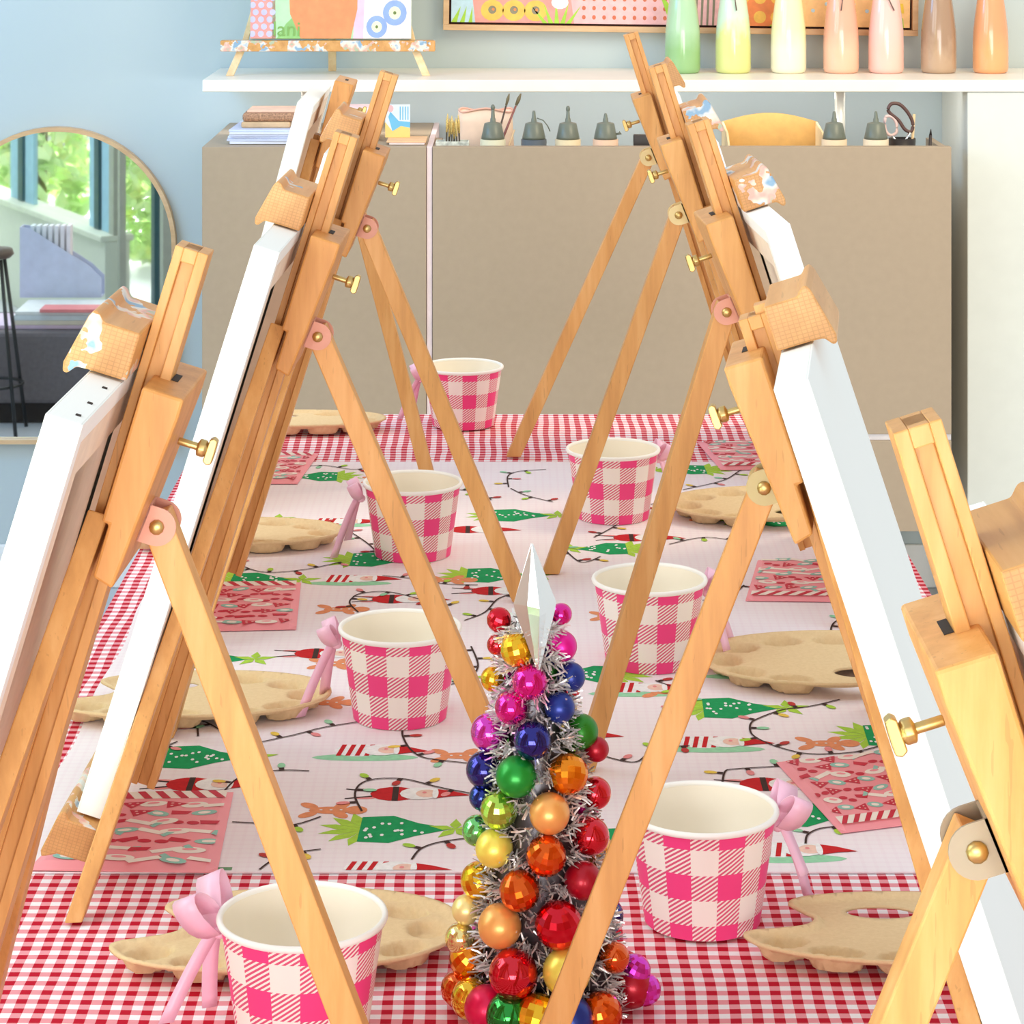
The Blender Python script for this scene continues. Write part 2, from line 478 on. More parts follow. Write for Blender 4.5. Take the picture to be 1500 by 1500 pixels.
def ell(cx, cy, rx, ry, n=14, rot=0):
    return [(cx + rx*math.cos(a)*math.cos(rot) - ry*math.sin(a)*math.sin(rot), cy + rx*math.cos(a)*math.sin(rot) + ry*math.sin(a)*math.cos(rot)) for a in [2*PI*k/n for k in range(n)]]
def runner():
    mb = MB(); zt = TZ + 0.0016
    def hem(y): return 0.0025*math.sin(y*23) 
    N = 60
    ring = [(RX0 + hem(RY0 + (RY1 - RY0)*k/N), RY0 + (RY1 - RY0)*k/N) for k in range(N + 1)] + [(RX1, RY1 - (RY1 - RY0)*k/N) for k in range(N + 1)]
    mb.loft([[(x, y, TZ + 0.0004) for x, y in ring], [(x, y, zt) for x, y in ring]])
    lay = [zt + 0.0001]
    cnt = [0]
    def put(pts, mat, lv=1):
        cnt[0] += 1; lv += 0.10*(cnt[0] % 9)
        pts = [(min(max(x, RX0 + 0.003), RX1 - 0.003), min(max(y, RY0 + 0.003), RY1 - 0.003)) for x, y in pts]
        mb.add([(x, y, zt + 0.0001*lv) for x, y in pts], [list(range(len(pts)))], mat)
    # green hem showing at the near edge
    put([(-0.30, RY0 + .003), (-0.21, RY0 + .003), (-0.21, RY0 + 0.009), (-0.30, RY0 + 0.008)], 12, 2)
    def tree(cx, cy, L=0.082, W=0.058, fl=1):
        put([(cx - L*.42*fl, cy - W*.45), (cx - L*.40*fl, cy + W*.45), (cx - L*.1*fl, cy + W*.5), (cx + L*.15*fl, cy + W*.22), (cx + L*.48*fl, cy + W*.02), (cx + L*.12*fl, cy - W*.25), (cx - L*.12*fl, cy - W*.5)], 2, 2)
        for k in range(6):
            a = PI/2 + PI*(k + .5)/6
            put([(cx - L*.38*fl + fl*0.024*math.cos(a - .2), cy + .024*math.sin(a - .2)), (cx - L*.38*fl + fl*0.036*math.cos(a), cy + .036*math.sin(a)), (cx - L*.38*fl + fl*.02*math.cos(a + .3), cy + .02*math.sin(a + .3)), (cx - L*.36*fl, cy)], 3, 1)
        for k in range(5):
            a = 2*PI*k/5 + .3
            put([(cx + L*.5*fl, cy), (cx + L*.5*fl + .010*math.cos(a - .5), cy + .010*math.sin(a - .5)), (cx + L*.5*fl + .022*math.cos(a), cy + .022*math.sin(a)), (cx + L*.5*fl + .010*math.cos(a + .5), cy + .010*math.sin(a + .5))], 3, 3)
        for k in range(16):
            x = rnd.uniform(-.38, .2); w = .4*(1 - (x + .38)/0.9)
            y = rnd.uniform(-w, w)
            put(ell(cx + x*L*fl, cy + y*W, .0016, .0026, 6), 6, 4)
    def santa(cx, cy, k=1.0, fl=1, skirt=False):
        if skirt: put(ell(cx - .005*fl, cy - .018, .045*k, .009*k), 8, 1)
        put(ell(cx - .012*fl, cy, .020*k, .016*k), 4 if not skirt else 6, 2)
        if skirt:
            for j in range(4):
                put([(cx + fl*(-.030 + j*.008)*k, cy - .014*k), (cx + fl*(-.026 + j*.008)*k, cy - .014*k), (cx + fl*(-.022 + j*.008)*k, cy + .014*k), (cx + fl*(-.026 + j*.008)*k, cy + .014*k)], 4, 3)
        else:
            put([(cx + fl*(-.014)*k, cy - .016*k), (cx + fl*(-.009)*k, cy - .016*k), (cx + fl*(-.009)*k, cy + .016*k), (cx + fl*(-.014)*k, cy + .016*k)], 1, 3)
            for j in (-1, 1):
                put([(cx - .030*k*fl, cy + j*.004), (cx - .052*k*fl, cy + j*.010), (cx - .052*k*fl, cy + j*.012), (cx - .030*k*fl, cy + j*.007)], 1, 2)
                put(ell(cx - .036*k*fl, cy + j*.009, .009*k, .003*k), 10, 1)
        put(ell(cx + .008*fl*k, cy, .016*k, .014*k), 6, 4)
        put(ell(cx + .014*fl*k, cy, .009*k, .009*k), 5, 5)
        put(ell(cx + .012*fl*k, cy + .002, .0018, .0024), 10, 6)
        put([(cx + .020*fl*k, cy - .011*k), (cx + .020*fl*k, cy + .011*k), (cx + .034*fl*k, cy + .006*k), (cx + .050*fl*k, cy - .004*k), (cx + .034*fl*k, cy - .006*k)], 4, 5)
        put(ell(cx + .021*fl*k, cy, .0025*k, .012*k), 6, 6)
    def ginger(cx, cy, k=1.0):
        put(ell(cx, cy, .018*k, .008*k), 7, 2); put(ell(cx + .020*k, cy, .009*k, .009*k), 7, 3)
        for sx, sy in ((-.018, 1), (-.018, -1), (.008, 1), (.008, -1)):
            put(ell(cx + sx*k, cy + sy*.010*k, .009*k, .005*k, rot=sy*(2.4 if sx < 0 else 1.0)), 7, 2)
        for j in range(3): put(ell(cx + (-.008 + j*.008)*k, cy, .0014, .0014, 6), 6, 4)
    BC = [3, 11, 9, 10, 8]
    def string(pts, start=0):
        # pts in table coordinates; smooth by Catmull-Rom, draw as a strip with bulbs
        P = [Vector((p[0], p[1])) for p in pts]; Q = []
        for i in range(len(P) - 1):
            a, b, c2, d2 = P[max(i-1, 0)], P[i], P[i+1], P[min(i+2, len(P)-1)]
            for k in range(8):
                s = k/8
                Q.append(0.5*((2*b) + (c2 - a)*s + (2*a - 5*b + 4*c2 - d2)*s*s + (3*b - a - 3*c2 + d2)*s**3))
        Q.append(P[-1])
        acc = 0; nb = start; w = 0.0009
        for i in range(len(Q) - 1):
            tdir = (Q[i+1] - Q[i]); L = tdir.length
            if L < 1e-6: continue
            tdir /= L; nn = Vector((-tdir.y, tdir.x))
            put([Q[i] + nn*w, Q[i+1] + nn*w, Q[i+1] - nn*w, Q[i] - nn*w], 1, 7)
            acc += L
            if acc > 0.024:
                acc = 0; nb += 1; sg = 1 if nb % 2 else -1
                r_ = Q[i]
                put([r_ + nn*sg*.001 - tdir*.0022, r_ + nn*sg*.001 + tdir*.0022, r_ + nn*sg*.006 + tdir*.002, r_ + nn*sg*.006 - tdir*.002], 1, 8)
                cc = r_ + nn*sg*.0115
                put(ell(cc.x, cc.y, .0058, .0034, 10, math.atan2(nn.y, nn.x)), BC[nb % 5], 8)
    for p in [(590, 1218), (300, 1112), (1085, 1040), (1195, 1195), (1325, 1080), (385, 852), (355, 762), (310, 968), (765, 757), (730, 845), (560, 822), (940, 1236)]:
        tree(*T(*p))
    for p in [(1120, 766), (1000, 690), (640, 672), (860, 990), (880, 806), (460, 700)]:
        tree(*T(*p), L=0.07, W=0.05, fl=-1)
    for p in [(600, 1166), (300, 1152), (1140, 1152), (590, 880), (700, 778), (735, 868), (480, 960), (940, 790), (830, 1080)]:
        santa(*T(*p))
    for p in [(545, 1102), (565, 1276), (520, 850), (1050, 1090), (1160, 1248), (500, 766), (940, 1010), (1105, 985)]:
        santa(*T(*p), skirt=True)
    for p in [(490, 975), (485, 1190), (500, 895), (980, 1016), (1210, 1092), (660, 852), (675, 1110), (560, 705), (1040, 760), (480, 1032), (900, 905), (335, 1040)]:
        ginger(*T(*p))
    S = [[(590, 1070), (590, 1082), (600, 1100), (617, 1112), (643, 1117), (690, 1122)],
         [(530, 1192), (520, 1170), (527, 1153), (550, 1145), (593, 1145), (643, 1157), (690, 1166)],
         [(603, 1263), (617, 1247), (647, 1237), (700, 1230)],
         [(328, 1163), (350, 1143), (383, 1135), (417, 1132), (453, 1133)],
         [(340, 1208), (383, 1210), (430, 1212), (470, 1200)],
         [(380, 1278), (400, 1264), (433, 1253), (470, 1248)],
         [(290, 1082), (296, 1060), (360, 1090), (417, 1083), (443, 1077), (480, 1068), (560, 1056)],
         [(1230, 1028), (1187, 1038), (1147, 1043), (1113, 1055), (1100, 1063), (1100, 1077), (1113, 1087), (1140, 1098), (1177, 1107), (1213, 1108), (1253, 1105), (1290, 1096)],
         [(1058, 1150), (1063, 1133), (1080, 1130), (1110, 1128), (1145, 1126)],
         [(1180, 1240), (1183, 1227), (1200, 1218), (1230, 1214)],
         [(525, 900), (513, 888), (515, 880), (530, 872), (570, 870), (620, 882), (660, 890)],
         [(560, 846), (600, 850), (650, 858), (700, 860)], [(680, 912), (710, 900), (730, 880), (760, 870)],
         [(745, 716), (744, 700), (760, 693), (800, 690)], [(748, 718), (770, 728), (810, 738)],
         [(450, 764), (500, 776), (540, 800), (560, 824)], [(330, 820), (380, 840), (440, 838), (500, 826)],
         [(1290, 960), (1225, 940), (1222, 915), (1260, 906), (1310, 904)],
         [(1000, 720), (1060, 706), (1090, 690), (1130, 694)], [(980, 800), (1030, 790), (1080, 795)],
         [(960, 905), (990, 885), (1060, 880), (1090, 860)], [(990, 1050), (1000, 1020), (960, 1000)],
         [(240, 1010), (300, 1000), (330, 985), (360, 990)], [(170, 1110), (220, 1104), (260, 1090)],
         [(640, 1010), (680, 1000), (700, 980), (690, 950)], [(870, 790), (905, 770), (920, 750), (960, 740)],
         [(420, 690), (470, 684), (520, 690), (560, 682)], [(850, 690), (900, 682), (960, 690)], [(600, 730), (640, 720), (690, 722), (720, 735)],
         [(820, 800), (850, 826), (880, 818)], [(350, 900), (300, 905), (270, 930)], [(880, 1110), (930, 1120), (960, 1100), (1010, 1096)]]
    for i, q in enumerate(S):
        string([T(*p) for p in q], i*2)
    return mb.build('table_runner', PM, recalc=True)
tag(runner(), 'pale christmas-print fabric runner with santas, trees and light strings over the gingham', 'table runner')

# ------------------------------------------------------------------ cups
t = NT('pink_buffalo_check')
uv = t.sep(t.coord('UV'))
a = t.m('MULTIPLY', uv[0], 16.0); v = uv[1]
colp = t.m('LESS_THAN', t.m('FRACT', t.m('MULTIPLY', a, 0.5)), 0.5)
# rows: half pink, white, pink, white, half pink
rowp = t.m('LESS_THAN', t.m('FRACT', t.m('MULTIPLY_ADD', v, 2.08, 0.21)), 0.5)
both = t.m('MULTIPLY', colp, rowp)
one = t.m('SUBTRACT', t.m('MAXIMUM', colp, rowp), both)
hat = t.m('LESS_THAN', t.m('FRACT', t.m('ADD', t.m('MULTIPLY', a, 4.0), t.m('MULTIPLY', v, -24.0))), 0.52)
msk = t.m('ADD', both, t.m('MULTIPLY', one, hat))
pk = t.mix(both, lin(226, 92, 128), lin(250, 72, 140))
t.set(t.mix(msk, lin(255, 246, 238), pk), 0.45, 0, spec=0.35)
CUP_OUT = t.mat
CUP_IN = plain('cream_card', lin(252, 243, 224), 0.55, 0, 0.01)
RIM_W = plain('white_card_rim', lin(255, 252, 246), 0.4, 0, 0.01)
RIBBON = plain('pink_satin_ribbon', lin(252, 200, 222), 0.35, 0, 0.03, 60)
RT, RB_, CH = 0.0525, 0.0415, 0.0775
def strip(mb, pts, wv, mat=0):
    """ribbon band through pts; wv = width vector per point or one"""
    k = len(mb.v); n = len(pts)
    for i, p in enumerate(pts):
        w = wv[i] if isinstance(wv, list) else wv
        p = Vector(p); w = Vector(w)
        mb.v.append(tuple(p - w)); mb.v.append(tuple(p + w))
    for i in range(n - 1):
        mb.f.append([k+2*i, k+2*i+1, k+2*i+3, k+2*i+2]); mb.m.append(mat); mb.sm.append(True)
def make_cup(label, px, py, ribbon_deg, flip=0, spin=0.0, tails=(0.05, 0.06), bs=0.62):
    d = F*0.6715/(py + 187.0); x = (px - 750)*d/F
    r = thing('paper_cup', label, 'cup', (x, d, TZ + 0.0022), 0, 'pink checked paper cups on the table')
    n = 64; mb = MB(); mb.uv = []
    rows = 8
    for i in range(rows + 1):
        f = i/rows; z = CH*f; rr = RB_ + (RT - RB_)*f
        for j in range(n + 1):
            an = 2*PI*j/n + spin
            mb.v.append((rr*math.cos(an), rr*math.sin(an), z)); mb.uv.append((j/n, f))
    for i in range(rows):
        for j in range(n):
            q = i*(n+1) + j
            mb.f.append([q, q+1, q+n+2, q+n+1]); mb.m.append(0); mb.sm.append(True)
    # inside wall and floor
    k = len(mb.v)
    prof = [(RT - 0.0012, CH), (RB_ - 0.001, 0.006), (0.0005, 0.006)]
    for rr, z in prof:
        for j in range(n):
            mb.v.append((rr*math.cos(2*PI*j/n + spin), rr*math.sin(2*PI*j/n + spin), z)); mb.uv.append((0, 0))
    for i in range(2):
        for j in range(n):
            mb.f.append([k+i*n+j, k+i*n+n+j, k+i*n+n+(j+1) % n, k+i*n+(j+1) % n]); mb.m.append(1); mb.sm.append(i == 0)
    k = len(mb.v)
    for j in range(n): mb.v.append((RB_*math.cos(2*PI*j/n), RB_*math.sin(2*PI*j/n), 0.0)); mb.uv.append((0, 0))
    mb.f.append([k + j for j in range(n)][::-1]); mb.m.append(1); mb.sm.append(False)
    mb.build('cup_body', [CUP_OUT, CUP_IN], r, recalc=False)
    mb = MB(); ring = []
    rings = []
    for j in range(n):
        an = 2*PI*j/n
        rings.append([((RT + 0.0005 + 0.0021*math.cos(q))*math.cos(an), (RT + 0.0005 + 0.0021*math.cos(q))*math.sin(an), CH + 0.0024*math.sin(q)) for q in [2*PI*m/8 for m in range(8)]])
    rings.append(rings[0])
    mb.loft(rings, smooth=True, caps=False)
    mb.build('rolled_rim', RIM_W, r)
    # ribbon bow tied at the side below the rim
    an = math.radians(ribbon_deg)
    o = Vector((math.cos(an), math.sin(an), 0)); tv = Vector((-math.sin(an), math.cos(an), 0)); up = Vector((0, 0, 1))
    K = o*(RT + 0.004) + up*(CH - 0.016)
    mb = MB()
    for sg in (-1, 1):
        D = (tv*sg*0.55 + up*0.62 + o*0.35).normalized()          # loop direction
        N_ = D.cross(o*0.8 + tv*sg*0.2).normalized()                # bulge direction is in-plane, width is across
        Wd = D.cross(N_).normalized()
        pts = []; ws = []
        for k in range(17):
            s = k/16*2*PI
            l = bs*0.021*(1 - math.cos(s)); bu = bs*0.010*math.sin(s)*(1 if flip == 0 else 0.7)
            pts.append(K + D*l + N_*bu)
            ws.append(Wd*(0.0025 + bs*0.0065*min(1, l/0.015)))
        strip(mb, pts, ws)
    b1 = mb.build('ribbon_bow', RIBBON, r, recalc=False)
    mb2 = b1.modifiers.new('thickness', 'SOLIDIFY'); mb2.thickness = 0.0006
    mb = MB()
    for sg, ln in ((-1, tails[0]), (1, tails[1])):
        pts = []; 
        for k in range(9):
            s = k/8
            p = K + tv*sg*(0.006*s + 0.012*s*s) + o*(0.004 + (0.010 + 0.016*(sg > 0))*s) - up*ln*s*(0.75 + 0.25*s)
            p.z = max(p.z, 0.001)
            pts.append(p)
        strip(mb, pts, (tv*0.0030 + o*0.0042))
    b1 = mb.build('ribbon_tail', RIBBON, r, recalc=False)
    m2 = b1.modifiers.new('thickness', 'SOLIDIFY'); m2.thickness = 0.0006
    mb = MB(); mb.sphere(K, 0.0048, 12, 8, sc=(1, 1, 0.9)); mb.build('ribbon_knot', RIBBON, r)
sp = PI/16
make_cup('pink checked paper cup nearest on the left, standing before a grey cardboard palette', 443, 1347, 165, tails=(0.058, 0.055), spin=0.05, bs=0.95)
make_cup('pink checked paper cup nearest on the right, ribbon tail beside a palette', 1028.5, 1190, 12, tails=(0.03, 0.066), spin=0.16, bs=0.8)
make_cup('pink checked paper cup left of the tree tip, in the left row behind the nearest', 586, 923, 175, spin=0.2)
make_cup('pink checked paper cup right of the tree top, in the right row behind the nearest', 951.5, 852, 10, spin=0.1)
make_cup('pink checked paper cup farthest on the right, near the far gingham strip', 898, 661, 20, spin=0.12)
make_cup('pink checked paper cup third from the front on the left, crossed by a leg', 604.5, 710, 185, spin=0.3)
make_cup('pink checked paper cup farthest away, against the grey cabinet', 678.5, 539.5, 185, spin=0.0, tails=(0.062, 0.05))

# ------------------------------------------------------------------ cardboard palettes
t = NT('moulded_pulp')
c = t.coord(); f = t.noise(c, 260, 4, 0.7); f2 = t.noise(c, 22, 2)
t.set(t.mix(f, lin(220, 188, 142), lin(242, 214, 168)), 0.9, 0, spec=0.1)
t.bump(f, 0.35, 0.0008)
PULP = t.mat
def spline(pts, n=8):
    P = [Vector((a, b)) for a, b in pts]; Q = []; N = len(P)
    for i in range(N):
        a, b, c2, d2 = P[i-1], P[i], P[(i+1) % N], P[(i+2) % N]
        for k in range(n):
            s = k/n
            Q.append(0.5*((2*b) + (c2 - a)*s + (2*a - 5*b + 4*c2 - d2)*s*s + (3*b - a - 3*c2 + d2)*s**3))
    return Q
def palette_mesh():
    # outline in metres, near side is -y, lobe and thumb notch at -x
    out = spline([(-0.120, -0.030), (-0.106, -0.054), (-0.070, -0.073), (-0.020, -0.083), (0.035, -0.080), (0.085, -0.062), (0.116, -0.030), (0.122, 0.008), (0.108, 0.044), (0.072, 0.070), (0.020, 0.082), (-0.030, 0.080), (-0.070, 0.068), (-0.086, 0.052), (-0.080, 0.034), (-0.070, 0.016), (-0.076, -0.002), (-0.096, -0.012), (-0.114, -0.018)])
    hole = [Vector(p) for p in ell(-0.022, 0.040, 0.025, 0.016, 28)]
    def inside(p, poly):
        r = False; j = len(poly) - 1
        for i in range(len(poly)):
            if (poly[i].y > p.y) != (poly[j].y > p.y) and p.x < (poly[j].x - poly[i].x)*(p.y - poly[i].y)/(poly[j].y - poly[i].y) + poly[i].x: r = not r
            j = i
        return r
    def dist(p, poly):
        m = 1e9
        for i in range(len(poly)):
            a = poly[i-1]; b = poly[i]; ab = b - a; tt = max(0, min(1, (p - a).dot(ab)/max(ab.length_squared, 1e-12)))
            m = min(m, (a + ab*tt - p).length)
        return m
    wells = [(-0.092, -0.033, .017, .012, .5), (-0.058, -0.054, .019, .012, -.25), (-0.010, -0.062, .020, .012, -.05), (0.040, -0.058, .020, .012, .2), (0.081, -0.038, .018, .013, .6), (0.098, 0.000, .014, .018, 0), (0.082, 0.036, .018, .013, -.6), (0.043, 0.058, .020, .012, -.2)]
    V = list(out) + list(hole)
    edges = [(i, (i+1) % len(out)) for i in range(len(out))] + [(len(out) + i, len(out) + (i+1) % len(hole)) for i in range(len(hole))]
    st = 0.0033
    for iy in range(-27, 28):
        for ix in range(-39, 40):
            p = Vector((ix*st + (iy % 2)*st*.5, iy*st))
            if inside(p, out) and dist(p, out) > 0.0022 and not inside(p, hole) and dist(p, hole) > 0.002: V.append(p)
    ov, oe, of = delaunay_2d_cdt(V, edges, [], 0, 1e-6)[:3]
    mb = MB()
    for p in ov:
        do = dist(p, out); dh = dist(p, hole)
        z = 0.0105
        k = max(0.0, min(1.0, (0.0068 - do)/0.0028))
        z += 0.0038*k*k*(3 - 2*k)
        kh = max(0, 1 - dh/0.004); z += 0.0010*kh
        for wx, wy, rx, ry, ro in wells:
            dx, dy = p.x - wx, p.y - wy
            a = (dx*math.cos(ro) + dy*math.sin(ro))/rx; b = (-dx*math.sin(ro) + dy*math.cos(ro))/ry
            q = a*a + b*b
            if q < 1: z -= 0.0083*min(1, (1 - q)*3.6)
        mb.v.append((p.x, p.y, z))
    for f in of:
        cen = Vector((sum(ov[i].x for i in f)/len(f), sum(ov[i].y for i in f)/len(f)))
        if inside(cen, out) and not inside(cen, hole):
            mb.f.append(list(f)); mb.m.append(0); mb.sm.append(True)
    return mb
PALM = None
def palette(label, px, py, rz=0.0, ys=0.8):
    global PALM
    x, d = T(px, py)
    if PALM is None:
        o = palette_mesh().build('paint_palette', PULP, recalc=False)
        me = o.data
        bm = bmesh.new(); bm.from_mesh(me)
        for f in bm.faces:
            if f.normal.z < 0: f.normal_flip()
        bm.to_mesh(me); bm.free()
        PALM = o
    else:
        o = PALM.copy(); C.objects.link(o)
    if not o.modifiers:
        s = o.modifiers.new('thickness', 'SOLIDIFY'); s.thickness = 0.0022; s.offset = -1
    o.location = (x, d, TZ + 0.0030); o.rotation_euler = (0, 0, math.radians(rz)); o.scale = (1, ys, 1)
    tag(o, label, 'palette', 'moulded cardboard palettes on the table')
palette('brown cardboard paint palette behind the nearest left cup', 420, 1394, 4, 0.86)
palette('brown cardboard paint palette nearest on the right, thumb hole showing gingham', 1342, 1392, -3, 0.74)
palette('brown cardboard paint palette under the legs of the second left easel', 284, 1042, 3, 0.78)
palette('brown cardboard paint palette on the right with empty wells along its far rim', 1218, 988, 180, 1.0)
palette('brown cardboard paint palette on the left, only its right end visible, beside third cup', 342, 798, 0, 0.7)
palette('brown cardboard paint palette farther on the right, cut off by the brass-hinged easel', 1132, 756, 182, 0.95)
palette('brown cardboard paint palette farthest on the left, at the end of the table', 432, 630, 0, 0.62)

# ------------------------------------------------------------------ pink treat bags
BM = [plain('bag_pink', lin(250, 158, 166), 0.6, 0, 0.02), plain('bag_red', lin(208, 30, 62), 0.6), plain('bag_white', lin(252, 240, 228), 0.6), plain('bag_mint', lin(150, 205, 190), 0.6), plain('bag_rose', lin(250, 190, 186), 0.6)]
def bag(label, corner_px, stripe):
    # corner_px: four pixel corners in order far-inner, near-inner, near-outer, far-outer
    q = [Vector(T(*p)) for p in corner_px]
    cen = sum(q, Vector((0, 0)))/4
    def at(u, v): # u inner->outer, v far->near
        return (q[0]*(1-u)*(1-v) + q[3]*u*(1-v) + q[1]*(1-u)*v + q[2]*u*v) - cen
    r = thing('treat_bag', label, 'paper bag', (cen.x, cen.y, TZ + 0.0026), 0, 'pink printed paper treat bags')
    mb = MB(); n = 8; g = []
    H = 0.0040
    def hz(u, v): return 0.0006 + H*min(1, 14*min(u, 1-u, v, 1-v))
    for j in range(n*2 + 1):
        for i in range(n*2 + 1):
            u, v = i/(n*2), j/(n*2); p = at(u, v); mb.v.append((p.x, p.y, hz(u, v)))
    m = n*2 + 1
    for j in range(n*2):
        for i in range(n*2):
            mb.f.append([j*m+i, j*m+i+1, (j+1)*m+i+1, (j+1)*m+i]); mb.m.append(0); mb.sm.append(False)
    per = [at(0, 0), at(1, 0), at(1, 1), at(0, 1)]
    mb.add([(p.x, p.y, 0.0) for p in per], [(3, 2, 1, 0)], 0)
    mb.add([(p.x, p.y, 0.0) for p in per] + [(p.x, p.y, 0.0006) for p in per], [(0, 1, 5, 4), (1, 2, 6, 5), (2, 3, 7, 6), (3, 0, 4, 7)], 0)
    ext = max((q[0] - q[3]).length, 0.05); exv = max((q[0] - q[1]).length, 0.05)
    lv = [0]
    def put(pts, mat, k=1):
        lv[0] += 1; k += 0.08*(lv[0] % 11)
        P = [at(u, v) for u, v in pts]
        mb.add([(p.x, p.y, H + 0.0006 + 0.0001*k) for p in P], [list(range(len(pts)))], mat)
    rr = random.Random(label)
    v0, v1 = (0.04, 0.14) if stripe == 'far' else (0.86, 0.96)
    put([(0.04, v0), (0.96, v0), (0.96, v1), (0.04, v1)], 2, 1)
    ns = 7
    for k in range(ns):
        a = 0.04 + 0.92*k/ns
        put([(a, v1), (a + .06, v1), (min(a + .15, .96), v0), (min(a + .09, .96), v0)], 1, 2)
    lo, hi = (0.17, 0.97) if stripe == 'far' else (0.03, 0.83)
    cols = 6; rows = 7
    for j in range(rows):
        for i in range(cols):
            u = 0.05 + 0.90*(i + .5 + rr.uniform(-.12, .12) + (0.22 if j % 2 else -.22))/cols; v = lo + (hi - lo)*(j + .5 + rr.uniform(-.15, .15))/rows
            su, sv = 1/ext, 1/exv; ty = (i*3 + j*2 + rr.randint(0, 1)) % 6; ro = rr.uniform(-.6, .6)
            def e2(cu, cv, ru, rv, rot=0): return [(min(.96, max(.04, cu + x*su)), min(.93, max(.07, cv + y*sv))) for x, y in ell(0, 0, ru, rv, 12, rot)]
            def tr(pp): return [(min(.96, max(.04, u + (x*math.cos(ro) - y*math.sin(ro))*su*.92)), min(.97, max(.03, v + (x*math.sin(ro) + y*math.cos(ro))*sv*.92))) for x, y in pp]
            if ty == 0:
                put(tr([(-.010, -.006), (.010, -.004), (0.0, .011)]), 1, 2)
                for a, b in ((-.003, -.002), (.003, -.001), (0, .004)): put(tr(ell(a, b, .0014, .0014, 6)), 4, 3)
            elif ty == 1:
                put(tr([(-.011, -.0035), (.011, -.0035), (.011, .0035), (-.011, .0035)]), 2, 2)
                put(tr([(-.012, -.004), (-.017, -.006), (-.017, .006), (-.012, .004)]), 3, 2)
            elif ty == 2:
                put(tr(ell(-.005, 0, .005, .004)), 1, 2); put(tr(ell(.006, .004, .005, .004)), 1, 2)
            elif ty == 3:
                put(tr(ell(0, 0, .010, .006)), 3, 2); put(tr(ell(0, 0, .005, .003)), 2, 3)
            elif ty == 4:
                put(tr(ell(0, 0, .011, .007)), 2, 2); put(tr(ell(0, -.002, .005, .0025)), 0, 3)
            else:
                put(tr([(-.008, -.004), (.008, -.004), (.006, .005), (-.006, .003)]), 1, 2)
    mb.build('bag_body', BM, r, recalc=False)
bag('pink treat bag nearest on the left, stripes at its far end', [(342, 1166), (318, 1284), (40, 1280), (150, 1170)], 'far')
bag('pink treat bag nearest on the right, behind the nearest right cup', [(1137, 1122), (1232, 1226), (1356, 1210), (1316, 1105)], 'near')
bag('pink treat bag second on the left, seen between two easel legs', [(441, 858), (434, 926), (250, 930), (290, 860)], 'far')
bag('pink treat bag second on the right, beyond the palette with empty wells', [(1110, 825), (1092, 884), (1260, 886), (1262, 826)], 'near')
bag('pink treat bag farthest on the left, beside the far gingham strip', [(466, 669), (436, 712), (310, 712), (350, 669)], 'far')
bag('pink treat bag farthest on the right, half hidden by easel legs', [(1022, 652), (1056, 692), (1180, 690), (1150, 652)], 'near')

# ------------------------------------------------------------------ bauble tree
def bauble_mat(n, c, kind):
    t = NT('bauble_' + n + '_' + kind)
    inf = t.coord()
    if kind == 'matte': return t.set(lin(*c), 0.34, 0.45, coat=0.15)
    if kind == 'shiny': return t.set(lin(*c), 0.08, 0.85, coat=0.6)
    return t.set(lin(*c), 0.14, 0.9, coat=0.3)
COL = dict(red=(214, 22, 44), crimson=(176, 14, 40), gold=(244, 190, 40), yellow=(246, 226, 96), pale=(246, 226, 150), magenta=(226, 14, 150), pinkred=(224, 20, 78), blue=(28, 52, 140),
           navy=(34, 34, 130), green=(26, 150, 50), dgreen=(40, 130, 30), lime=(184, 224, 90), orange=(240, 140, 20), dorange=(226, 92, 14), peach=(246, 176, 96), violet=(222, 60, 196), mint=(120, 210, 120))
BMAT = {}
def bmat(c, k):
    if (c, k) not in BMAT: BMAT[(c, k)] = bauble_mat(c, COL[c], k)
    return BMAT[(c, k)]
TD = 1.72
tree = thing('bauble_tree', 'small rainbow bauble and silver tinsel christmas tree with a silver spike on top', 'christmas tree', (0.0245, TD, TZ + 0.0022))
def ax(z): return 0.0250 - 0.052*z                # axis leans a little
def Rc(z): return max(0.004, 0.056 - 0.160*z)
mb = MB()
mb.loft([[(ax(z) - 0.0245 + r*math.cos(2*PI*j/20), r*math.sin(2*PI*j/20), z) for j in range(20)] for z, r in ((0.004, 0.046), (0.10, 0.030), (0.20, 0.014), (0.262, 0.004))], smooth=True)
mb.build('foam_cone', plain('dark_silver_foil', lin(90, 88, 92), 0.35, 0.8), tree)
mb = MB(); mb.lathe([(0.0, 0.0), (0.048, 0.0), (0.048, 0.0045), (0.0, 0.0045)], 24, smooth=False); mb.build('base_disc', STEEL, tree)
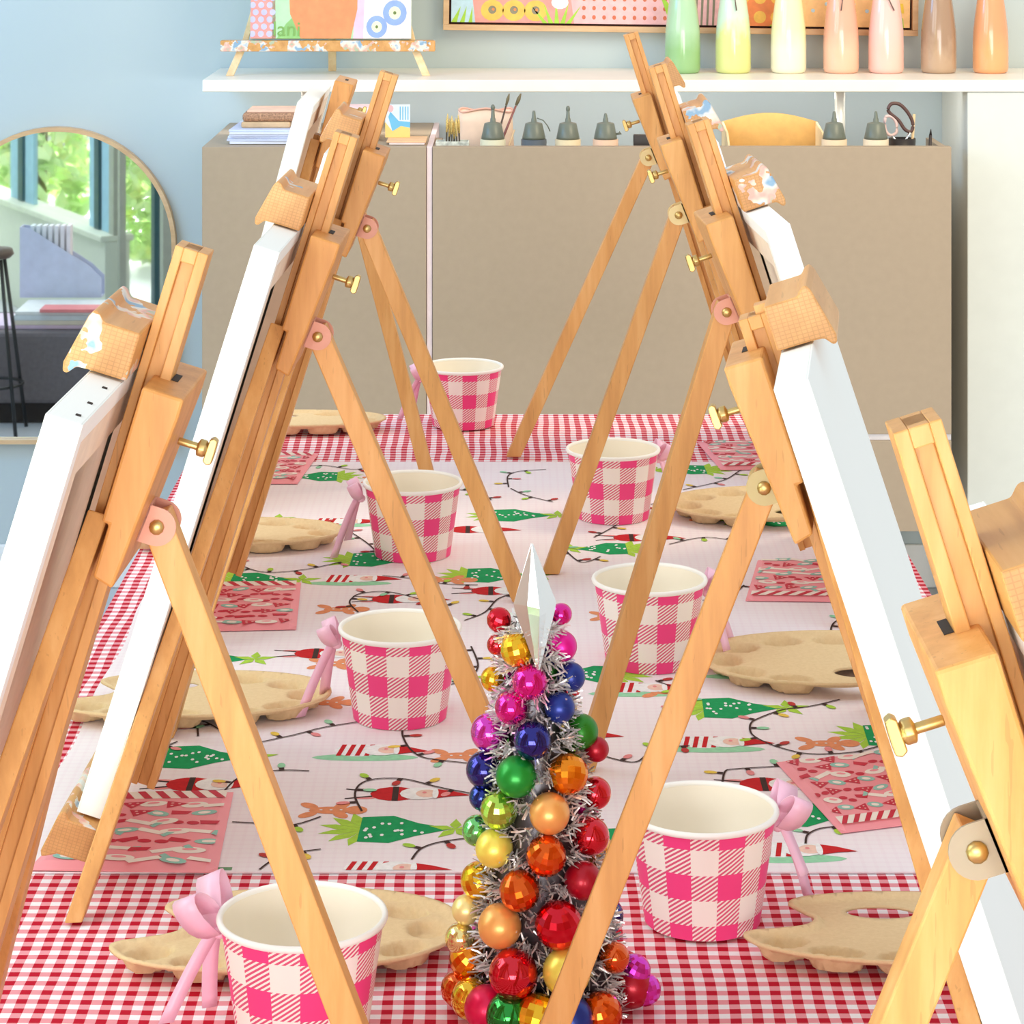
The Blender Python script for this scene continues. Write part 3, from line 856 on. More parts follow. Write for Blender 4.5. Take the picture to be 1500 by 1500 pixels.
BL = [(731, 908, 17, 'red', 'mosaic'), (728, 945, 14, 'red', 'shiny'), (757, 952, 23, 'gold', 'mosaic'), (823, 947, 21, 'magenta', 'matte'), (822, 900, 15, 'magenta', 'shiny'),
 (722, 995, 17, 'gold', 'mosaic'), (776, 999, 24.5, 'magenta', 'shiny'), (836, 992, 20, 'blue', 'matte'), (749, 1037, 23, 'magenta', 'shiny'), (820, 1037, 21, 'blue', 'matte'),
 (717, 1073, 26, 'violet', 'shiny'), (780, 1085, 26, 'navy', 'shiny'), (851, 1072, 24, 'dgreen', 'matte'), (874, 1098, 17, 'crimson', 'matte'),
 (709, 1128, 25, 'navy', 'shiny'), (756, 1138, 28, 'green', 'matte'), (832, 1134, 28, 'orange', 'mosaic'), (706, 1168, 18, 'blue', 'shiny'),
 (872, 1162, 22, 'red', 'shiny'), (731, 1187, 26, 'lime', 'mosaic'), (805, 1192, 28, 'peach', 'matte'), (699, 1217, 21, 'mint', 'shiny'), (865, 1225, 26, 'red', 'shiny'),
 (724, 1243, 26, 'yellow', 'matte'), (800, 1254, 28, 'dorange', 'mosaic'), (701, 1290, 25, 'gold', 'mosaic'), (854, 1290, 26, 'crimson', 'matte'), (761, 1305, 28, 'dorange', 'mosaic'),
 (683, 1333, 20, 'pale', 'matte'), (732, 1357, 30, 'peach', 'matte'), (818, 1355, 33, 'red', 'mosaic'), (674, 1375, 21, 'pale', 'shiny'), (688, 1405, 28, 'orange', 'mosaic'),
 (752, 1427, 34, 'red', 'shiny'), (830, 1424, 33, 'yellow', 'matte'), (900, 1403, 21, 'dorange', 'shiny'), (930, 1422, 22, 'violet', 'mosaic'),
 (672, 1457, 25, 'dorange', 'shiny'), (713, 1478, 31, 'pinkred', 'matte'), (926, 1462, 29, 'crimson', 'matte'), (787, 1490, 31, 'gold', 'mosaic'), (880, 1487, 30, 'dorange', 'mosaic'), (945, 1492, 22, 'violet', 'mosaic'),
 (745, 1530, 32, 'green', 'shiny'), (835, 1535, 32, 'blue', 'matte'), (690, 1520, 28, 'gold', 'shiny')]
BC_ = []
def bauble(c, r, col, kind):
    mb = MB()
    if kind == 'mosaic': mb.sphere((0, 0, 0), r, 18, 11, smooth=False)
    else: mb.sphere((0, 0, 0), r, 28, 16)
    o = mb.build('bauble', bmat(col, kind), tree)
    o.location = c; o.rotation_euler = (rnd.uniform(-.6, .6), rnd.uniform(-.6, .6), rnd.uniform(0, 6))
    o['label'] = {'matte': 'satin ', 'shiny': 'glossy ', 'mosaic': 'faceted '}[kind] + col + ' bauble'
    BC_.append((Vector(c), r))
for px, py, rp, col, kind in BL:
    d = TD - 0.04
    for _ in range(8):
        X = (px - 750)*d/F; z = 0.749 - (py + 187)*d/F - 0.002
        z = max(z, 0.012); R = Rc(z); dx = X - ax(z)
        d = TD - math.sqrt(max(0, R*R - dx*dx))
    rb_ = 1.07*rp*d/F; bauble((X - 0.0245, d - TD, max(z, rb_ + 0.0003)), rb_, col, kind)
cl = list(COL)
for k in range(40):
    z = 0.016 + 0.215*(k/39)**0.9; a = k*2.4 + 0.3
    a = PI*(0.12 + 0.76*((k*0.618) % 1.0))
    R = Rc(z); r = 0.0135 - 0.020*z
    c = Vector((ax(z) - 0.0245 + R*math.cos(a), R*math.sin(a), z))
    if all((c - q).length > 0.62*(r + s) for q, s in BC_): bauble(c, r, cl[(k*5) % len(cl)], ('matte', 'shiny', 'mosaic')[k % 3])
# tinsel garland
mb = MB(); rt = random.Random(3)
for k in range(7500):
    z = 0.008 + 0.250*(rt.random()**1.15); a = rt.uniform(0, 2*PI)
    zz = 0.008 + round((z - 0.008)/0.0175 - a/(2*PI))*0.0175 + a/(2*PI)*0.0175
    if rt.random() < .75: z = min(max(zz + rt.gauss(0, .0022), 0.006), 0.252)
    R = Rc(z)*0.82 + 0.002
    p = Vector((ax(z) - 0.0245 + R*math.cos(a), R*math.sin(a), z))
    dr = Vector((math.cos(a) + rt.gauss(0, .55), math.sin(a) + rt.gauss(0, .55), rt.gauss(0.05, .55))).normalized()
    L = rt.uniform(.006, .0125)
    q = p + dr*L
    if q.z < 0.002: continue
    w = dr.cross(Vector((rt.gauss(0, 1), rt.gauss(0, 1), rt.gauss(0, 1)))).normalized()*0.0006
    mid = p + dr*L*.55 + w*rt.uniform(-1.5, 1.5)
    mb.add([p - w, p + w, mid + w, q + w*.8, q - w*.8, mid - w], [(0, 1, 2, 5), (5, 2, 3, 4)])
t = NT('silver_tinsel'); t.set(lin(240, 238, 236), 0.3, 0.7)
mb.build('tinsel', t.mat, tree, recalc=False)
# silver spike
mb = MB()
def star_ring(c, r0, r1, n=8, ph=0.2):
    return [(c[0] + (r0 if j % 2 == 0 else r1)*math.cos(2*PI*j/n + ph), c[1] + (r0 if j % 2 == 0 else r1)*math.sin(2*PI*j/n + ph), c[2]) for j in range(n)]
zt_, zm, zb = 0.3075, 0.2700, 0.230
def axp(z): return (ax(z) - 0.0245 + 0.004, -0.026 + 0.016*(z - 0.225)/0.08, z)
mb.loft([star_ring(axp(zb), .0012, .0010), star_ring(axp(zm - .004), .0132, .0084), star_ring(axp(zm + 0.001), .0142, .0090), star_ring(axp(zt_), .0007, .0005)])
t = NT('silver_mirror_plastic'); t.set(lin(236, 240, 238), 0.16, 0.85, coat=0.3)
mb.build('spike_topper', t.mat, tree)

# ------------------------------------------------------------------ room
YW = 5.45
t = NT('wall_paint'); c = t.coord(); t.set(t.mix(t.noise(c, 3, 3), lin(188, 200, 202), lin(191, 202, 204)), 0.8, 0, spec=0.15)
t.bump(t.noise(c, 400, 2), 0.05, 0.0005); WALL = t.mat
TRIM = plain('white_paint', lin(240, 240, 238), 0.45, 0, 0.01)
t = NT('floor_vinyl'); c = t.coord(); t.set(t.mix(t.noise(c, 2, 4), lin(190, 196, 202), lin(202, 206, 210)), 0.35, 0, spec=0.4); FLOOR = t.mat
mb = MB(); mb.box(-2.6, 2.2, -1.2, YW + 0.1, -0.05, 0.0); tag(mb.build('floor', FLOOR), kind='structure')
mb = MB(); mb.box(-2.0, 2.2, YW, YW + 0.1, 0, 2.6); tag(mb.build('wall_back', WALL), kind='structure')
mb = MB(); mb.box(-2.0, 0.892, YW - 0.012, YW - 0.0005, 0.0005, 0.09); tag(mb.build('baseboard_back', TRIM, bevel=0.003), kind='structure')
# projecting white wall under the right end of the shelf
SY = 5.14
mb = MB(); mb.box(0.896, 2.2, SY + 0.004, YW - 0.0005, 0.0005, 1.0565); tag(mb.build('wall_right', plain('wall_paint_right', lin(224, 228, 222), 0.8, 0, 0.01), bevel=0.002), kind='structure')
mb = MB(); mb.box(0.896, 2.2, SY - 0.010, SY + 0.0035, 0.0005, 0.09); tag(mb.build('baseboard_right', TRIM, bevel=0.002), kind='structure')

# white shelf
sh = thing('display_shelf', 'long white shelf carrying paint bottles and a small easel', 'shelf', (0.3, SY, 1.057))
mb = MB(); mb.box(-0.609 - .3, 1.9, 0, YW - SY - 0.001, 0, 0.024); mb.build('shelf_board', plain('white_shelf_board', lin(246, 240, 228), 0.35, 0, 0.02, 12), sh, 0.002)
for nm, x in (('post', -0.408), ('post', 0.651)):
    mb = MB(); z0 = (0.9695 if x < 0 else 0.8905) - 1.057
    mb.lathe([(0.0105, z0 + 0.0003), (0.0105, -0.0005)], 20, cx=x - .3, cy=0.05, caps=True)
    mb.lathe([(0.016, z0 + 0.0002), (0.016, z0 + 0.006)], 20, cx=x - .3, cy=0.05, caps=True)
    mb.build(nm, plain('white_tube', lin(240, 240, 234), 0.25, 0.2), sh)

# grey cabinets
GREY = plain('taupe_laminate', lin(172, 152, 128), 0.5, 0, 0.015, 60)
LG = plain('aluminium_edge', lin(214, 206, 204), 0.4, 0.3)
CF = 4.95
def cabinet(name, label, x0, x1, recess):
    r = thing(name, label, 'cabinet', ((x0 + x1)/2, CF, 0.241))
    w = (x1 - x0)/2
    mb = MB(); zt = 0.9685 - 0.241
    if recess:
        mb.box(-w, w, 0.020, YW - CF - 0.013, 0, 0.649 - 0.0005)
        mb.box(-w, w, 0.020, 0.030, 0.649, zt)
        mb.box(-w, -w + 0.014, 0.030, 0.22, 0.649, zt - 0.004); mb.box(w - 0.014, w, 0.030, 0.22, 0.649, zt - 0.004)
    else:
        mb.box(-w, w, 0.020, YW - CF - 0.013, 0, zt)
    mb.build('carcass', GREY, r, 0.001)
    mb = MB(); mb.box(-w, w, 0, 0.0195, 0.184, zt + 0.0006); mb.build('door', GREY, r, 0.0012)
    mb = MB(); mb.box(-w, w, 0, 0.0195, 0.0, 0.172); mb.build('drawer_front', GREY, r, 0.0012)
    mb = MB(); mb.box(-w, w, 0.004, 0.0195, 0.1725, 0.1835); mb.build('grip_rail', LG, r)
    mb = MB()
    for sx in (-w + 0.06, w - 0.09):
        mb.box(sx, sx + 0.03, 0.30, 0.33, -0.2405, -0.0005)
    mb.build('support_leg', LG, r)
cabinet('storage_cabinet', 'narrow grey cabinet on the left under paper stacks', -0.587, -0.1625, False)
cabinet('storage_cabinet', 'wide grey cabinet in the middle behind the table, squeeze bottles on it', -0.1505, 0.832, True)
mb = MB(); mb.box(-0.1618, -0.1512, CF + 0.004, YW - 0.014, 0.0005, 0.9688)
tag(mb.build('end_panel', plain('pale_pink_edge', lin(240, 218, 218), 0.45), bevel=0.0008), 'upright pinkish white panel edge between the two grey cabinets', 'panel')

# framed painting
fp = thing('framed_painting', 'wide framed painting of bright patterned shapes high on the back wall', 'painting', (0.349, YW - 0.002, 1.156))
fp.rotation_euler = (0, math.radians(0.75), 0)
FW, FH, fd = 0.492, 0.50, 0.035
OAK = wood('frame_oak', (8, 60, 60), lin(190, 150, 110), lin(208, 170, 128), lin(220, 186, 146), flecks=False)
mb = MB(); k = 0.012
mb.box(-FW, FW, -fd, 0, 0, k); mb.box(-FW, FW, -fd, 0, FH - k, FH); mb.box(-FW, -FW + k, -fd, 0, k, FH - k); mb.box(FW - k, FW, -fd, 0, k, FH - k)
mb.build('frame', OAK, fp, 0.001)
mb = MB(); mb.box(-FW + k + .0003, FW - k - .0003, -0.010, -0.001, k + .0003, FH - k - .0003); mb.build('backing', plain('dark_liner', lin(70, 40, 30), 0.7), fp)
AP = [plain('paint_' + n, lin(*c), 0.6, 0, 0.06, 60) for n, c in dict(base=(246, 160, 150), white=(250, 236, 232), leaf=(170, 214, 70), yolk=(246, 196, 90), grey=(140, 134, 110), spot=(214, 110, 76), peach=(250, 204, 140), rose=(246, 190, 190), orange=(238, 140, 80), sky=(190, 220, 235), gold=(236, 200, 60)).items()]
mb = MB(); g = 0.0045
x0, x1, z0, z1 = -FW + k + g, FW - k - g, k + g, FH - k - g
mb.box(x0, x1, -0.026, -0.0105, z0, z1, 0)
def ap(pts, m, l=1): mb.add([(min(max(x, x0), x1), -0.026 - 0.0002*l, min(max(z, z0), z1)) for x, z in pts], [list(range(len(pts)))], m)
ap([(x0, z0), (x0 + .05, z0), (x0 + .04, .10), (x0, .10)], 9)
for q in range(3): ap([(x0 + q*.018, z0), (x0 + .012 + q*.016, z0), (x0 + .02 + q*.012, .05)], 2, 2)
ap([(x0 + .055, z0), (x0 + .20, z0), (x0 + .22, .12), (x0 + .05, .12)], 0, 1)
for q in range(3):
    cx = x0 + .085 + q*.045; ap(ell(cx, .042, .024, .022), 3, 2); ap(ell(cx, .043, .0085, .0085), 4, 3); ap(ell(cx + .002, .044, .003, .003), 8, 4)
for q in range(5): ap([(x0 + .19 + q*.012, z0), (x0 + .20 + q*.012, z0), (x0 + .165 + q*.026, .062 - abs(q - 2)*.004)], 2, 3)
ap(ell(x0 + .225, .06, .018, .014), 1, 4)
ap([(x0 + .255, z0), (x0 + .46, z0), (x0 + .46, .16), (x0 + .235, .16)], 7, 1)
for a in range(9):
    for b in range(5): ap(ell(x0 + .275 + a*.021, .03 + b*.019, .004, .0048, 8), 5, 2)
ap([(x0 + .45, .03), (x0 + .485, .018), (x0 + .43, .085)], 2, 3)
ap([(x0 + .48, z0), (x0 + .56, z0), (x0 + .56, .16), (x0 + .48, .16)], 7, 1)
for q in range(4): ap([(x0 + .505 + q*.012, z0), (x0 + .509 + q*.012, z0), (x0 + .513 + q*.012, .12), (x0 + .507 + q*.012, .12)], 4, 2)
ap([(x0 + .58, z0), (x0 + .69, z0), (x0 + .69, .2), (x0 + .58, .2)], 8, 1)
for a in range(3):
    for b in range(3): ap(ell(x0 + .605 + a*.035, .035 + b*.04, .013, .013), 3, 2)
ap([(x0 + .66, z0), (x0 + .72, z0), (x0 + .70, .05)], 2, 3)
ap([(x0 + .71, z0), (x1, z0), (x1, .2), (x0 + .71, .2)], 6, 1)
for q in range(6): ap(ell(x0 + .75 + q*.028, .05 + .014*(q % 2), .004, .004), 9, 2)
for q in range(4): ap([(x1 - .03, z0 + q*.03), (x1 - .012, z0 + q*.03), (x1 - .014, z0 + q*.03 + .02), (x1 - .032, z0 + q*.03 + .02)], 10 if q % 2 else 2, 2)
mb.build('painted_canvas', AP, fp)

# small display easel with a child's painting
de = thing('display_easel', 'small paint-stained wooden easel standing on the white shelf', 'easel', (-0.369, 5.26, 1.0812))
mb = MB(); mb.box(-0.215, 0.215, -0.028, -0.002, 0.049, 0.071); mb.build('ledge', W_PAINT, de, 0.002)
for sg in (-1, 1):
    mb = MB()
    mb.loft([[(sg*0.197 + dx, -0.016 + dy, 0) for dx, dy in ((-.008, -.005), (.008, -.005), (.008, .005), (-.008, .005))],
             [(sg*0.176 + dx, -0.007 + dy, 0.0485) for dx, dy in ((-.008, -.005), (.008, -.005), (.008, .005), (-.008, .005))]])
    mb.loft([[(sg*0.174 + dx, 0.006 + dy, 0.0485) for dx, dy in ((-.006, -.005), (.006, -.005), (.006, .005), (-.006, .005))],
             [(sg*0.09 + dx, 0.062 + dy, 0.36) for dx, dy in ((-.006, -.005), (.006, -.005), (.006, .005), (-.006, .005))]])
    mb.build('front_leg', W_LIGHT, de, 0.001)
mb = MB()
mb.loft([[(0.0 + dx, 0.110 + dy, 0) for dx, dy in ((-.008, -.005), (.008, -.005), (.008, .005), (-.008, .005))],
         [(0.0 + dx, 0.070 + dy, 0.36) for dx, dy in ((-.008, -.005), (.008, -.005), (.008, .005), (-.008, .005))]])
mb.build('rear_leg', W_LIGHT, de, 0.001)
mb = MB(); mb.box(-0.10, 0.10, 0.048, 0.076, 0.3605, 0.385); mb.build('top_rail', W_LIGHT, de, 0.001)
pp = thing('pot_painting', 'child painting of an orange pot with the word lani, on the small shelf easel', 'painting', (-0.363, 5.25, 1.1532))
pp.rotation_euler = (math.radians(-9), 0, 0)
PP = [plain('pot_' + n, lin(*c), 0.6, 0, 0.05, 50) for n, c in dict(mint=(190, 228, 180), pink=(240, 160, 150), lilac=(205, 200, 240), green=(150, 200, 120), pot=(232, 150, 98), rose=(244, 200, 220), white=(250, 236, 240), blue=(150, 175, 225), cream=(255, 246, 200), dark=(110, 130, 70)).items()]
mb = MB(); mb.box(-0.161, 0.161, -0.016, 0, 0.0005, 0.34, 0)
def pa(pts, m, l=1): mb.add([(min(max(x, -.161), .161), -0.016 - 0.00015*l, min(max(z, .0005), .34)) for x, z in pts], [list(range(len(pts)))], m)
pa([(-.161, .0005), (-.110, .0005), (-.118, .34), (-.161, .34)], 1)
for a in range(3):
    for b in range(14): pa(ell(-.154 + a*.017 + (b % 2)*.006 - .003, .010 + b*.0145, .006, .0062), 2, 2)
pa([(-.118, .0005), (-.03, .0005), (-.08, .10), (-.085, .34), (-.115, .34)], 0, 1)
pa([(-.108, .0005), (-.05, .0005), (-.07, .05), (-.09, .03)], 3, 2)
pa([(-.06, .0005), (.040, .0005), (.053, .06), (.053, .2), (-.090, .2), (-.082, .05)], 4, 3)
pa([(.045, .0005), (.075, .0005), (.072, .34), (.055, .34)], 5, 2)
pa([(.065, .0005), (.161, .0005), (.161, .34), (.075, .34)], 6, 3)
for cx, cz, r in ((.092, .024, .021), (.128, .052, .024), (.10, .10, .02), (.14, .13, .02)):
    pa(ell(cx, cz, r, r*1.08, 18), 7, 4); pa(ell(cx, cz, r*.5, r*.55, 14), 8, 5); pa(ell(cx, cz, r*.14, r*.16, 8), 9, 6)
mb.build('painted_canvas', PP, pp)
cu = bpy.data.curves.new('lettering', 'FONT'); cu.body = 'lani'; cu.size = 0.042; cu.extrude = 0.0002
tmp = bpy.data.objects.new('tmp', cu); C.objects.link(tmp)
bpy.context.view_layer.update()
me = bpy.data.meshes.new_from_object(tmp.evaluated_get(bpy.context.evaluated_depsgraph_get()))
bpy.data.objects.remove(tmp)
lo = bpy.data.objects.new('lettering', me); C.objects.link(lo); lo.parent = pp
me.materials.clear(); me.materials.append(plain('lettering_paint', lin(130, 176, 90), 0.6))
lo.location = (-0.117, -0.0172, 0.006); lo.rotation_euler = (PI/2, 0, 0)

# paint bottles on the shelf
def bottle_mat(n, c1, c2, wob=0.0):
    t = NT('paint_bottle_' + n); c = t.coord(); s = t.sep(c)
    f = t.m('ADD', t.m('MULTIPLY', s[2], 9.0), t.m('MULTIPLY', t.noise(t.scale(c, (1, 1, .5)), 26, 3, .6), 1.1 if wob else .35))
    f = t.m('SUBTRACT', f, wob if wob else 0.35)
    t.set(t.ramp(f, [(0.25, lin(*c1)), (0.6, lin(*c2))]), 0.16, 0, spec=0.5, coat=0.4)
    return t.mat
SB = [(1000, 'mint green', (148, 192, 132), (176, 212, 172), 0), (1074, 'lime and mint', (226, 228, 146), (210, 234, 208), 0.9), (1155, 'cream', (252, 246, 214), (246, 246, 190), 0), (1232, 'peach', (250, 196, 166), (240, 176, 150), 0),
      (1298, 'pale pink', (252, 200, 186), (248, 200, 190), 0), (1375, 'marbled brown', (190, 160, 132), (168, 136, 110), 0.6), (1451, 'tan orange', (242, 172, 118), (232, 160, 114), 0)]
for k, (px, n, c1, c2, wob) in enumerate(SB):
    d = 5.325; x = (px - 750)*d/F
    r = thing('squeeze_bottle', n + ' paint squeeze bottle standing on the white shelf', 'bottle', (x, d, 1.0812), 0, 'paint squeeze bottles on the white shelf')
    mb = MB()
    mb.lathe([(0.0, 0), (0.031, 0), (0.0345, 0.003), (0.0362, 0.010), (0.0362, 0.055), (0.0352, 0.085), (0.0315, 0.118), (0.027, 0.150), (0.0215, 0.172), (0.0175, 0.180), (0.0175, 0.192), (0.0, 0.192)], 40)
    mb.build('bottle_body', bottle_mat(n.replace(' ', '_'), c1, c2, wob), r)
    mb = MB(); mb.lathe([(0.0, 0.1925), (0.021, 0.1925), (0.021, 0.210), (0.010, 0.216), (0.005, 0.250), (0.0025, 0.262), (0.0, 0.262)], 24)
    mb.build('nozzle_cap', plain('cap_white_' + str(k), lin(240, 238, 232), 0.4), r)
    if n in ('peach', 'pale pink', 'lime and mint'):
        mb = MB(); sg = 1 if n == 'peach' else -1
        mb.tube([(sg*-0.003, -0.0175, 0.206), (sg*0.004, -0.027, 0.186), (sg*0.0045, -0.0305, 0.165), (-sg*0.001, -0.0335, 0.150), (-sg*0.004 if n != 'pale pink' else 0.012, -0.0335 if n != 'pale pink' else -0.031, 0.128)], 0.0013, 8)
        mb.build('cap_strap', plain('strap_grey_' + str(k), lin(120, 100, 92), 0.5), r)

# things on the cabinets
DECK = 0.8902
def at(px, d): return (px - 750)*d/F
def zat(py, d): return CAMZ - (py + 187)*d/F
SLATE = plain('slate_plastic', lin(112, 118, 106), 0.35, 0, 0.05)
for k, (px, tip, c, extra, lab) in enumerate([(722, 158, (226, 220, 190), 'cap', 'first grey-topped squeeze bottle on the cabinet, cream base, before a pink pouch'),
        (782, 162, (92, 100, 108), 'strap', 'second grey-topped squeeze bottle on the cabinet, dark base and loose strap'),
        (832, 160, (236, 216, 176), 'cap', 'third grey-topped squeeze bottle on the cabinet, cream base'),
        (887, 166, (240, 200, 170), 'nub', 'fourth grey-topped squeeze bottle on the cabinet, peach base and side nub'),
        (1222, 163, (240, 214, 180), '', 'grey-topped squeeze bottle between the cardboard box and the shelf post'),
        (1283, 163, (240, 222, 194), '', 'grey-topped squeeze bottle left of the scissors')]):
    d = 5.03; x = at(px, d)
    r = thing('glue_bottle', lab, 'bottle', (x, d, DECK), 0, 'grey-topped squeeze bottles on the cabinet')
    zt = zat(tip, d) - DECK; zs = zat(180, d) - DECK; zb = zat(203, d) - DECK
    mb = MB(); mb.lathe([(0, 0), (0.0235, 0), (0.0245, 0.004), (0.0245, zb - 0.001), (0.0, zb - 0.001)], 32); mb.build('bottle_body', plain('bottle_base_' + str(k), lin(*c), 0.4), r)
    mb = MB(); mb.lathe([(0.0, zb - .0005), (0.0225, zb - .0005), (0.0220, zb + 0.004), (0.0165, zs - 0.001), (0.0150, zs), (0.0055, zs + 0.002), (0.0050, zs + 0.008), (0.0040, zs + 0.010), (0.0030, zt - 0.003), (0.0020, zt), (0.0, zt)], 28)
    mb.build('cone_cap', SLATE, r)
    if extra == 'cap':
        mb = MB(); mb.sphere((0.0, 0, zt + 0.0005), 0.0042, 12, 8, sc=(1, 1, 1.5)); mb.build('tip_cap', SLATE, r)
    if extra == 'strap':
        mb = MB(); mb.tube([(0.006, -0.010, zs + .010), (0.018, -0.012, zs + .006), (0.026, -0.012, zs - 0.004), (0.031, -0.012, zs - 0.015)], 0.0011, 8); mb.build('cap_strap', SLATE, r)
    if extra == 'nub':
        mb = MB(); mb.tube([(0.018, 0, zb + 0.008), (0.026, -0.002, zb + 0.010), (0.029, -0.002, zb + .012)], [0.002, 0.002, 0.004], 10); mb.build('side_nub', SLATE, r)

# cardboard box
CARD = plain('cardboard', lin(206, 160, 92), 0.85, 0, 0.04, 60)
CARD_E = plain('cardboard_edge', lin(240, 216, 170), 0.85, 0, 0.04)
d0, d1 = 5.08, 5.26
xl, xr = at(1057, d1), at(1197, d1)
r = thing('cardboard_box', 'open brown cardboard box with an arched back on the grey cabinet', 'box', ((xl + xr)/2, d0, DECK))
w = (xr - xl)/2; zt = zat(178, d1) - DECK; za = zat(165, d1) - DECK
mb = MB()
ring = [(-w, 0), (w, 0), (w, zt)] + [(w*(1 - 2*k/14), zt + (za - zt)*math.sin(PI*k/14)) for k in range(1, 14)] + [(-w, zt)]
mb.loft([[(x, d1 - d0, z) for x, z in ring], [(x, d1 - d0 - 0.004, z) for x, z in ring]])
mb.build('back_panel', CARD, r)
for sg in (-1, 1):
    mb = MB()
    pr = [(0.004, 0.0), (d1 - d0 - 0.0045, 0), (d1 - d0 - 0.0045, zt), (0.06, zt - 0.012), (0.004, zt - 0.045)]
    mb.loft([[(sg*w, y, z) for y, z in pr], [(sg*(w - 0.004), y, z) for y, z in pr]])
    mb.build('side_panel', CARD_E, r)
mb = MB(); mb.box(-w, w, 0, 0.0038, 0, 0.06); mb.build('front_panel', CARD, r)

# scissors in a cup, stick, pencil
x = at(1322, 5.05)
r = thing('black_cup', 'dark pot holding scissors and a stick at the right end of the cabinet', 'pot', (x, 5.055, DECK))
mb = MB(); mb.lathe([(0.0, 0.0), (0.024, 0.0), (0.026, 0.085), (0.0235, 0.085), (0.022, 0.004), (0.0, 0.004)], 28); mb.build('pot_wall', plain('black_plastic', lin(44, 36, 34), 0.4), r)
sc = thing('scissors', 'dark-handled scissors upright in the dark pot', 'scissors', (x, 5.055, DECK + 0.0045))
SCM = plain('scissor_handle', lin(92, 62, 56), 0.35); SCI = plain('scissor_grip', lin(236, 205, 200), 0.4)
def S3(px, py, dd=5.05): return (at(px, dd) - x, dd - 5.055, zat(py, dd) - DECK - 0.0045)
def loop(pts): 
    q = [S3(*p) for p in pts]; Q = spline([(a, c) for a, b, c in q], 5); return [(v.x, -0.005, v.y) for v in Q] + [(Q[0].x, -0.005, Q[0].y)]
l1 = [(1301, 160), (1306, 152), (1318, 153), (1330, 165), (1337, 180), (1335, 192), (1326, 190), (1316, 176), (1304, 166)]
l2 = [(1297, 172), (1306, 171), (1313, 180), (1313, 194), (1304, 198), (1297, 190)]
mb = MB(); mb.tube(loop(l1), 0.0034, 8); mb.build('handle', SCM, sc)
mb = MB(); mb.tube(loop(l2), 0.0030, 8); mb.build('handle', SCI, sc)
mb = MB()
mb.tube([S3(1306, 198), S3(1312, 206), (0.004, -0.003, 0.05), (0.008, -0.002, 0.004)], [0.003, 0.003, 0.004, 0.001], 6)
mb.tube([S3(1334, 192), S3(1328, 204), (-0.002, 0.003, 0.05), (-0.006, 0.002, 0.004)], [0.003, 0.003, 0.004, 0.001], 6)
mb.build('blade', CHROME, sc)
mb = MB(); mb.tube([(0.0, 0.0, 0.0), (at(1342, 5.05) - at(1336, 5.05), 0.0, zat(168, 5.05) - DECK - .006)], 0.0028, 8)
tag(mb.build('craft_stick', W_LIGHT, loc=(at(1336, 5.05) - 0.002, 5.062, DECK + 0.006)), 'pale wooden stick beside the scissors', 'stick')
pc = thing('pencil', 'dark pencil tip standing alone at the right end of the cabinet', 'pencil', (at(1360, 5.04), 5.04, DECK))
mb = MB(); mb.tube([(0, 0, 0), (0.004, 0, zat(198, 5.04) - DECK)], 0.0032, 6); mb.build('pencil_shaft', plain('pencil_paint', lin(60, 50, 48), 0.4), pc)
mb = MB(); mb.tube([(0.0041, 0, zat(198, 5.04) - DECK + .0001), (0.0048, 0, zat(189, 5.04) - DECK)], [0.0030, 0.0006], 6); mb.build('pencil_point', DARK, pc)
# small black box by the far right easel
mb = MB(); mb.box(-0.016, 0.016, -0.01, 0.01, 0, 0.0945); tag(mb.build('marker_tin', plain('black_tin', lin(52, 46, 44), 0.4), bevel=0.002, loc=(at(940, 5.03), 5.03, DECK)), 'small black tin on the cabinet left of the farthest right easel', 'tin')

# brushes, tray, pouch
tr = thing('brush_tray', 'white tray holding a clump of stubby paint brushes on the cabinet', 'tray', (at(663, 5.02), 5.02, DECK))
mb = MB(); h = zat(206, 5.02) - DECK
mb.box(-0.032, 0.032, -0.018, 0.018, 0, 0.003); mb.box(-0.032, 0.032, -0.018, -0.0155, 0.0031, h); mb.box(-0.032, 0.032, 0.0155, 0.018, 0.0031, h); mb.box(-0.032, -0.029, -0.0154, 0.0154, 0.0031, h); mb.box(0.029, 0.032, -0.0154, 0.0154, 0.0031, h)
mb.build('tray_shell', plain('tray_white', lin(222, 226, 214), 0.4, 0, 0.2, 120), tr, 0.001)
BR = plain('bristle_yellow', lin(226, 196, 120), 0.7, 0, 0.2, 400); BH = plain('brush_handle_dark', lin(74, 66, 52), 0.5)
for k in range(6):
    px = 652 + k*4.6; tip = 166 + (k*7) % 11
    b = thing('paint_brush', 'stubby paint brush with yellow bristles, one of the clump in the white tray', 'brush', (at(px, 5.02), 5.016 + 0.004*(k % 2), DECK + 0.0035), 0, 'stubby brushes in the white tray')
    zt = zat(tip, 5.02) - DECK - .0035; sl = (k - 2.5)*-0.0013
    mb = MB(); mb.tube([(0, 0, 0), (sl, 0, zt - 0.036)], 0.0019, 6); mb.build('handle', BH, b)
    mb = MB(); mb.tube([(sl, 0, zt - 0.0358), (sl*1.3, 0, zt - 0.014), (sl*1.6, 0, zt)], [0.0020, 0.0028, 0.0006], 7); mb.build('bristles', BR, b)
for k, (pa_, pb, lab) in enumerate([((742, 204), (722, 206), 'long dark brush stuck up-side-down by the pouch'), ]): pass
po = thing('canvas_pouch', 'pinkish beige fabric pouch slumped behind the first squeeze bottle', 'pouch', (at(712, 5.115), 5.115, DECK))
mb = MB(); hh = zat(163, 5.10) - DECK; ww = 0.058
rows = []
